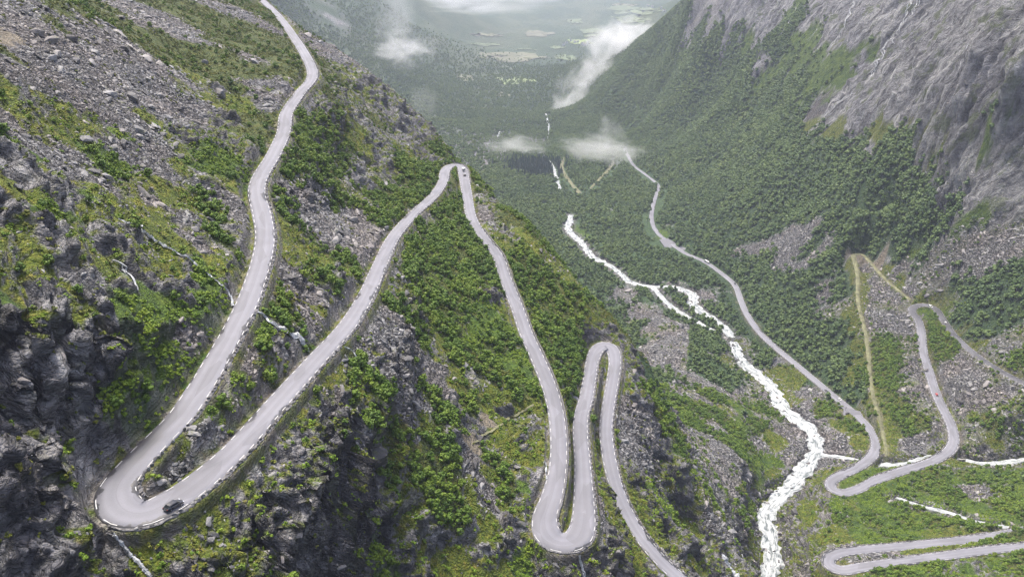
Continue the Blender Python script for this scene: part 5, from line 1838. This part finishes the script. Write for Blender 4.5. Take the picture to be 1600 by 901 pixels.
def cyl(r, h, n=18):
    vs = [(r * math.cos(6.2832 * k / n), -h / 2, r * math.sin(6.2832 * k / n)) for k in range(n)] + [(r * math.cos(6.2832 * k / n), h / 2, r * math.sin(6.2832 * k / n)) for k in range(n)]
    fs = [(k, (k + 1) % n, (k + 1) % n + n, k + n) for k in range(n)] + [tuple(range(n - 1, -1, -1)), tuple(range(n, 2 * n))]
    return vs, fs


def boxm(c, d, rot=0):
    vs = [(c[0] + sx * d[0] / 2, c[1] + sy * d[1] / 2, c[2] + sz * d[2] / 2) for sz in (-1, 1) for sy in (-1, 1) for sx in (-1, 1)]
    return vs, [(0, 2, 3, 1), (4, 5, 7, 6), (0, 1, 5, 4), (2, 6, 7, 3), (0, 4, 6, 2), (1, 3, 7, 5)]


WHEEL_ME = mesh_from('tyre', *cyl(.33, .22)); WHEEL_ME.materials.append(TYRE)
RIM_ME = mesh_from('rim', *cyl(.21, .235, 12)); RIM_ME.materials.append(RIM)

PROFILE = {   # x, half width, sill z, belt z  along the car (front is +x)
    'car': dict(body=[(-2.15, .72, .42, .80), (-2.08, .84, .32, .92), (-1.6, .90, .24, .97), (-.6, .91, .22, .96), (.6, .91, .22, .93), (1.25, .90, .24, .88), (1.85, .85, .28, .76), (2.12, .72, .36, .62)],
                cabin=[(-1.98, .68, .93, .98), (-1.45, .72, .95, 1.36), (-.9, .73, .95, 1.46), (0, .73, .94, 1.48), (.45, .70, .93, 1.40), (1.18, .64, .90, .96)], wheels=1.32, length=4.3),
    'van': dict(body=[(-2.5, .90, .40, 1.15), (-2.45, .96, .32, 1.2), (-1.2, .98, .28, 1.2), (1.2, .98, .28, 1.15), (1.9, .94, .30, 1.05), (2.45, .86, .36, .82), (2.55, .76, .42, .7)],
                cabin=[(-2.46, .86, 1.15, 2.05), (-2.2, .90, 1.18, 2.16), (0, .90, 1.18, 2.18), (1.1, .86, 1.14, 2.08), (1.95, .78, 1.02, 1.12)], wheels=1.6, length=5.1),
    'bus': dict(body=[(-6, 1.18, .45, 1.5), (-5.9, 1.25, .38, 1.5), (5.8, 1.25, .38, 1.5), (6, 1.15, .45, 1.45)],
                cabin=[(-5.95, 1.16, 1.48, 3.15), (-5.7, 1.2, 1.5, 3.25), (5.5, 1.2, 1.5, 3.25), (5.9, 1.1, 1.45, 3.0)], wheels=3.6, length=12),
}


def vehicle(style, col, loc, yaw, label, cat, pitch=0.0):
    pr = PROFILE[style]
    e = empty({'car': 'parked_car' if 'parked' in label else 'car', 'van': 'van', 'bus': 'bus'}[style], loc, label, cat, 'vehicles on the road', (0, -pitch, yaw))
    pm = car_paint(col)

    def ring(x, hw, z0, z1):
        c = min(.12, (z1 - z0) * .25)
        return [(x, -hw, z0 + c), (x, -hw * 1.0, z1 - c), (x, -hw + c, z1), (x, hw - c, z1), (x, hw, z1 - c), (x, hw, z0 + c), (x, hw - c, z0), (x, -hw + c, z0)]
    me_ = mesh_from('body', *loft([ring(*r_) for r_ in pr['body']]))
    new_obj('body', me_, pm, e)

    def cring(x, hw, z0, z1):
        c = min(.16, (z1 - z0) * .4)
        return [(x, -hw - .08, z0), (x, -hw + .03, z1 - c), (x, -hw + .16, z1), (x, hw - .16, z1), (x, hw - .03, z1 - c), (x, hw + .08, z0)]
    new_obj('cabin_glass', mesh_from('cabin_glass', *loft([cring(*r_) for r_ in pr['cabin']])), GLASS, e)
    # roof panel and pillars in the paint, a little proud of the glass
    rv, rf = [], []
    cab = [r_ for r_ in pr['cabin']][1:-1]
    for (x, hw, z0, z1) in cab:
        rv += [(x, -hw + .02, z1 - .07), (x, -hw + .16, z1 + .012), (x, hw - .16, z1 + .012), (x, hw - .02, z1 - .07)]
    for a in range(len(cab) - 1):
        for b in range(3):
            rf.append((a * 4 + b, a * 4 + b + 1, (a + 1) * 4 + b + 1, (a + 1) * 4 + b))
    new_obj('roof', mesh_from('roof', rv, rf), pm, e)
    pv_, pf_ = [], []
    for (x, hw, z0, z1) in cab[1:-1] if len(cab) > 3 else cab:
        for sd in (-1, 1):
            b0 = len(pv_)
            pv_ += [(x - .05, sd * (hw + .095), z0), (x + .05, sd * (hw + .095), z0), (x + .05, sd * (hw + .0), z1 - .12), (x - .05, sd * (hw + .0), z1 - .12)]
            pf_.append((b0, b0 + 1, b0 + 2, b0 + 3))
    new_obj('pillar', mesh_from('pillar', pv_, pf_), pm, e)
    L_ = pr['length'] / 2
    hwm = max(r_[1] for r_ in pr['body'])
    for sx in (-1, 1):
        for sy in (-1, 1):
            o = new_obj('wheel', WHEEL_ME, None, e)
            o.location = (sx * pr['wheels'], sy * (hwm - .08), .33)
            r2 = new_obj('rim', RIM_ME, None, o)
    for sy in (-1, 1):
        zf = pr['body'][-2][3] - .1; zb = pr['body'][1][3] - .14
        new_obj('headlight', mesh_from('headlight', *boxm((pr['body'][-2][0] + .08, sy * (pr['body'][-2][1] - .18), zf), (.26, .30, .14))), CLEARL, e)
        new_obj('tail_light', mesh_from('tail_light', *boxm((pr['body'][1][0] - .03, sy * (pr['body'][1][1] - .16), zb), (.10, .26, .16))), REDL, e)
        new_obj('mirror', mesh_from('mirror', *boxm((pr['cabin'][-2][0] + .3, sy * (hwm + .08), pr['cabin'][-2][2] + .12), (.14, .2, .13))), pm, e)
    new_obj('bumper', mesh_from('bumper', *boxm((-L_ + .02, 0, .45), (.16, hwm * 1.7, .2))), BLACKT, e)
    new_obj('number_plate', mesh_from('number_plate', *boxm((-L_ - .07, 0, .62), (.02, .5, .11))), M['paint'], e)
    return e


def put(style, col, px, py, label, cat, road='up', flip=False, off=0.0, yaw=None, z=None):
    P, w = ROADS[road]
    pp = np.array([project(p) for p in P])
    q = int(np.argmin((pp[:, 0] - px) ** 2 + (pp[:, 1] - py) ** 2))
    t, n = frame(P)
    zz = P[q, 2] + .08 if z is None else z
    c = at_z(px, py, zz)
    if z is None:
        # keep it on the carriageway
        d = float((c[:2] - P[q, :2]) @ n[q])
        d = max(-w[q] / 2 + 1.25, min(w[q] / 2 - 1.25, d))
        c = np.array([P[q, 0] + n[q, 0] * d, P[q, 1] + n[q, 1] * d, zz - .05 * abs(d) / (w[q] / 2)])
    y_ = math.atan2(t[q, 1], t[q, 0]) + (math.pi if flip else 0)
    q_a, q_b = max(q - 2, 0), min(q + 2, len(P) - 1)
    gr = (P[q_b, 2] - P[q_a, 2]) / (np.linalg.norm(P[q_b, :2] - P[q_a, :2]) + 1e-6)
    return vehicle(style, col, tuple(c), y_ if yaw is None else yaw, label, cat, (math.atan(gr) * (-1 if flip else 1)) if z is None else 0)


put('car', (.012, .013, .018), 264, 797, 'glossy black hatchback driving out of the near left hairpin', 'car')
put('car', (.13, .13, .14), 726, 274, 'dark grey car seen from behind just below the upper centre hairpin', 'car', flip=True)
put('van', (.75, .75, .75), 724, 266, 'white van ahead of the grey car in the upper centre hairpin', 'van', flip=True)
put('car', (.015, .016, .02), 1293, 613, 'black car following the white car down the valley road', 'car', 'valley')
put('car', (.72, .72, .72), 1311, 623, 'white car on the valley road just before the lay-by', 'car', 'valley')
put('car', (.014, .015, .018), 1324, 646, 'black car parked in the small lay-by beside the valley road', 'car', 'valley', yaw=.6, z=-398.33)
put('car', (.42, .04, .03), 1463, 616, 'small red car below the right hand hairpin', 'car', 'valley')
put('van', (.78, .78, .77), 1456, 482, 'white van rounding the right hand hairpin', 'van', 'valley')
put('car', (.76, .76, .76), 1477, 504, 'white car just past the right hand hairpin', 'car', 'valley', flip=True)
put('bus', (.78, .78, .78), 1105, 411, 'long white coach on the valley road beyond the car park', 'bus', 'valley')
put('car', (.02, .02, .025), 1148, 443, 'dark car on the valley road behind the coach', 'car', 'valley')
put('car', (.03, .03, .035), 1046, 390, 'dark car parked alone in the wet car park', 'car', 'valley', yaw=.3, z=-440.08)

# road sign by the lay-by
sg = at_z(1321, 641, -398.4)
e = empty('road_sign', tuple(sg), 'slim dark road sign standing at the lay-by', 'road sign', None, (0, 0, .5))
vs, fs = [], []
tube(vs, fs, [(0, 0, 0), (0, 0, 3.2)], [.09, .09], 8)
new_obj('post', mesh_from('post', vs, fs), BLACKT, e)
new_obj('sign_board', mesh_from('sign_board', *boxm((0, -.1, 3.2), (.9, .06, 1.1))), BLACKT, e)

# ------------------------------------------------------------------ mist hanging in the valley
def mist_material(dens, seed):
    m_ = bpy.data.materials.new('mist')
    m_.use_nodes = True
    nt = m_.node_tree
    nt.nodes.clear()
    g = N(nt)
    tc = g.new('ShaderNodeTexCoord').outputs['Object']
    oloc = g.mapping(tc, (1, 1, 1))
    oloc.node.inputs['Location'].default_value = (seed * 3.7, seed * 1.9, seed)
    ln = g.new('ShaderNodeVectorMath', operation='LENGTH'); g.link(tc, ln.inputs[0])
    nz = g.noise(oloc, 1.7, 5, .62, .5)
    f = g.math('SUBTRACT', g.math('ADD', g.math('SUBTRACT', 1.0, ln.outputs['Value']), g.math('MULTIPLY', g.math('SUBTRACT', nz, .5), 3.4)), .28)
    f = g.math('MULTIPLY', g.math('MULTIPLY', f, 2.2, True), g.math('MULTIPLY', g.math('SUBTRACT', 1.0, ln.outputs['Value']), 4.0, True))
    v = g.new('ShaderNodeVolumePrincipled')
    v.inputs['Color'].default_value = (.99, .99, 1, 1)
    v.inputs['Anisotropy'].default_value = .2
    g.link(g.math('MULTIPLY', f, dens), v.inputs['Density'])
    o = g.new('ShaderNodeOutputMaterial')
    g.link(v.outputs[0], o.inputs['Volume'])
    return m_


def mist(px, py, r, rx, ry, dens, label, tilt=0.0, seed=1):
    """rx, ry: half sizes in photograph pixels, turned into metres at distance r"""
    c = at_r(px, py, r)
    k = np.linalg.norm(c) / F_PX
    bm = bmesh.new()
    bmesh.ops.create_icosphere(bm, subdivisions=2, radius=1.0)
    me_ = bpy.data.meshes.new('mist_cloud')
    bm.to_mesh(me_); bm.free()
    o = new_obj('mist_cloud', me_, mist_material(dens, seed), label=label, category='cloud')
    o.location = c
    o.scale = (rx * k, max(rx, ry) * k * .8, ry * k)
    o.rotation_euler = (0, tilt, math.atan2(-c[0], c[1]))
    return o


mist(972, 72, 2800, 68, 52, .016, 'large white cloud resting on the right hand ridge', -.3, seed=1)
mist(925, 118, 2640, 50, 40, .009, 'middle puff of the white cloud chain along the ridge', -.7, seed=2)
mist(893, 160, 2480, 40, 52, .010, 'lowest puff of the cloud chain at the foot of the ridge', .2, seed=13)
mist(945, 238, 1720, 90, 28, .008, 'thin ragged mist over the valley road', .1, seed=14)
mist(948, 212, 1750, 34, 36, .0065, 'wispy mist plume rising above the valley road', .5, seed=5)
mist(822, 238, 1850, 84, 28, .008, 'low thin mist over the dark spruces', .2, seed=6)
mist(632, 76, 2750, 58, 36, .0075, 'loose white cloud on the far left mountain side', .1, seed=17)
mist(618, 30, 3050, 46, 56, .0022, 'streaky mist rising up the far left mountain side', .2, seed=8)
mist(745, -8, 4600, 190, 28, .0018, 'long white cloud bank at the top of the far valley', 0, seed=9)
mist(660, 160, 2250, 34, 34, .002, 'faint mist puff behind the left mountain edge', 0, seed=10)

rp, rw_ = RIVER
k_ = rng.integers(0, len(rp), 260)
tr_, nr__ = frame(rp)
off_ = rng.uniform(-.52, .52, len(k_)) * rw_[k_]
off_ = np.where(rng.random(len(k_)) < .55, np.sign(off_) * rw_[k_] * rng.uniform(.40, .56, len(k_)), off_)
q_ = rp[k_].copy()
q_[:, :2] += nr__[k_] * off_[:, None] + rng.normal(0, .8, (len(k_), 2))
sz_ = rng.uniform(.6, 2.0, len(k_))
scatter('river_boulders', q_ + np.array([0, 0, .25]), rng.uniform(-.3, .3, (len(k_), 3)) + np.array([0, 0, 1]) * rng.uniform(0, 6, (len(k_), 1)), np.stack([sz_ * 1.2, sz_, sz_ * 1.1], -1), rng.integers(0, 7, len(k_)),
        [proto('river_stone', c, M['stone']) for c in ROCKS], kind='stuff', label='dark wet boulders standing in the white river and along its banks', category='river stones')

# ------------------------------------------------------------------ haze
hz = bpy.data.materials.new('haze')
hz.use_nodes = True
hz.node_tree.nodes.clear()
pv = hz.node_tree.nodes.new('ShaderNodeVolumePrincipled')
pv.inputs['Color'].default_value = (.73, .79, 1.0, 1)
pv.inputs['Density'].default_value = 0.72e-4
pv.inputs['Anisotropy'].default_value = 0.0
ho = hz.node_tree.nodes.new('ShaderNodeOutputMaterial')
hz.node_tree.links.new(pv.outputs[0], ho.inputs['Volume'])
mn = POS.reshape(-1, 3).min(0); mx = POS.reshape(-1, 3).max(0)
lo = (mn[0] - 50, min(mn[1], -30) - 50, mn[2] - 5); hi = (mx[0] + 50, mx[1] + 50, max(mx[2], 20) + 30)
hv = [(x, y, z) for z in (lo[2], hi[2]) for y in (lo[1], hi[1]) for x in (lo[0], hi[0])]
hf = [(0, 2, 3, 1), (4, 5, 7, 6), (0, 1, 5, 4), (2, 6, 7, 3), (0, 4, 6, 2), (1, 3, 7, 5)]
new_obj('haze', mesh_from('haze', hv, hf), hz, kind='stuff')
print('grid', NR, NT, 'z', mn[2], mx[2])
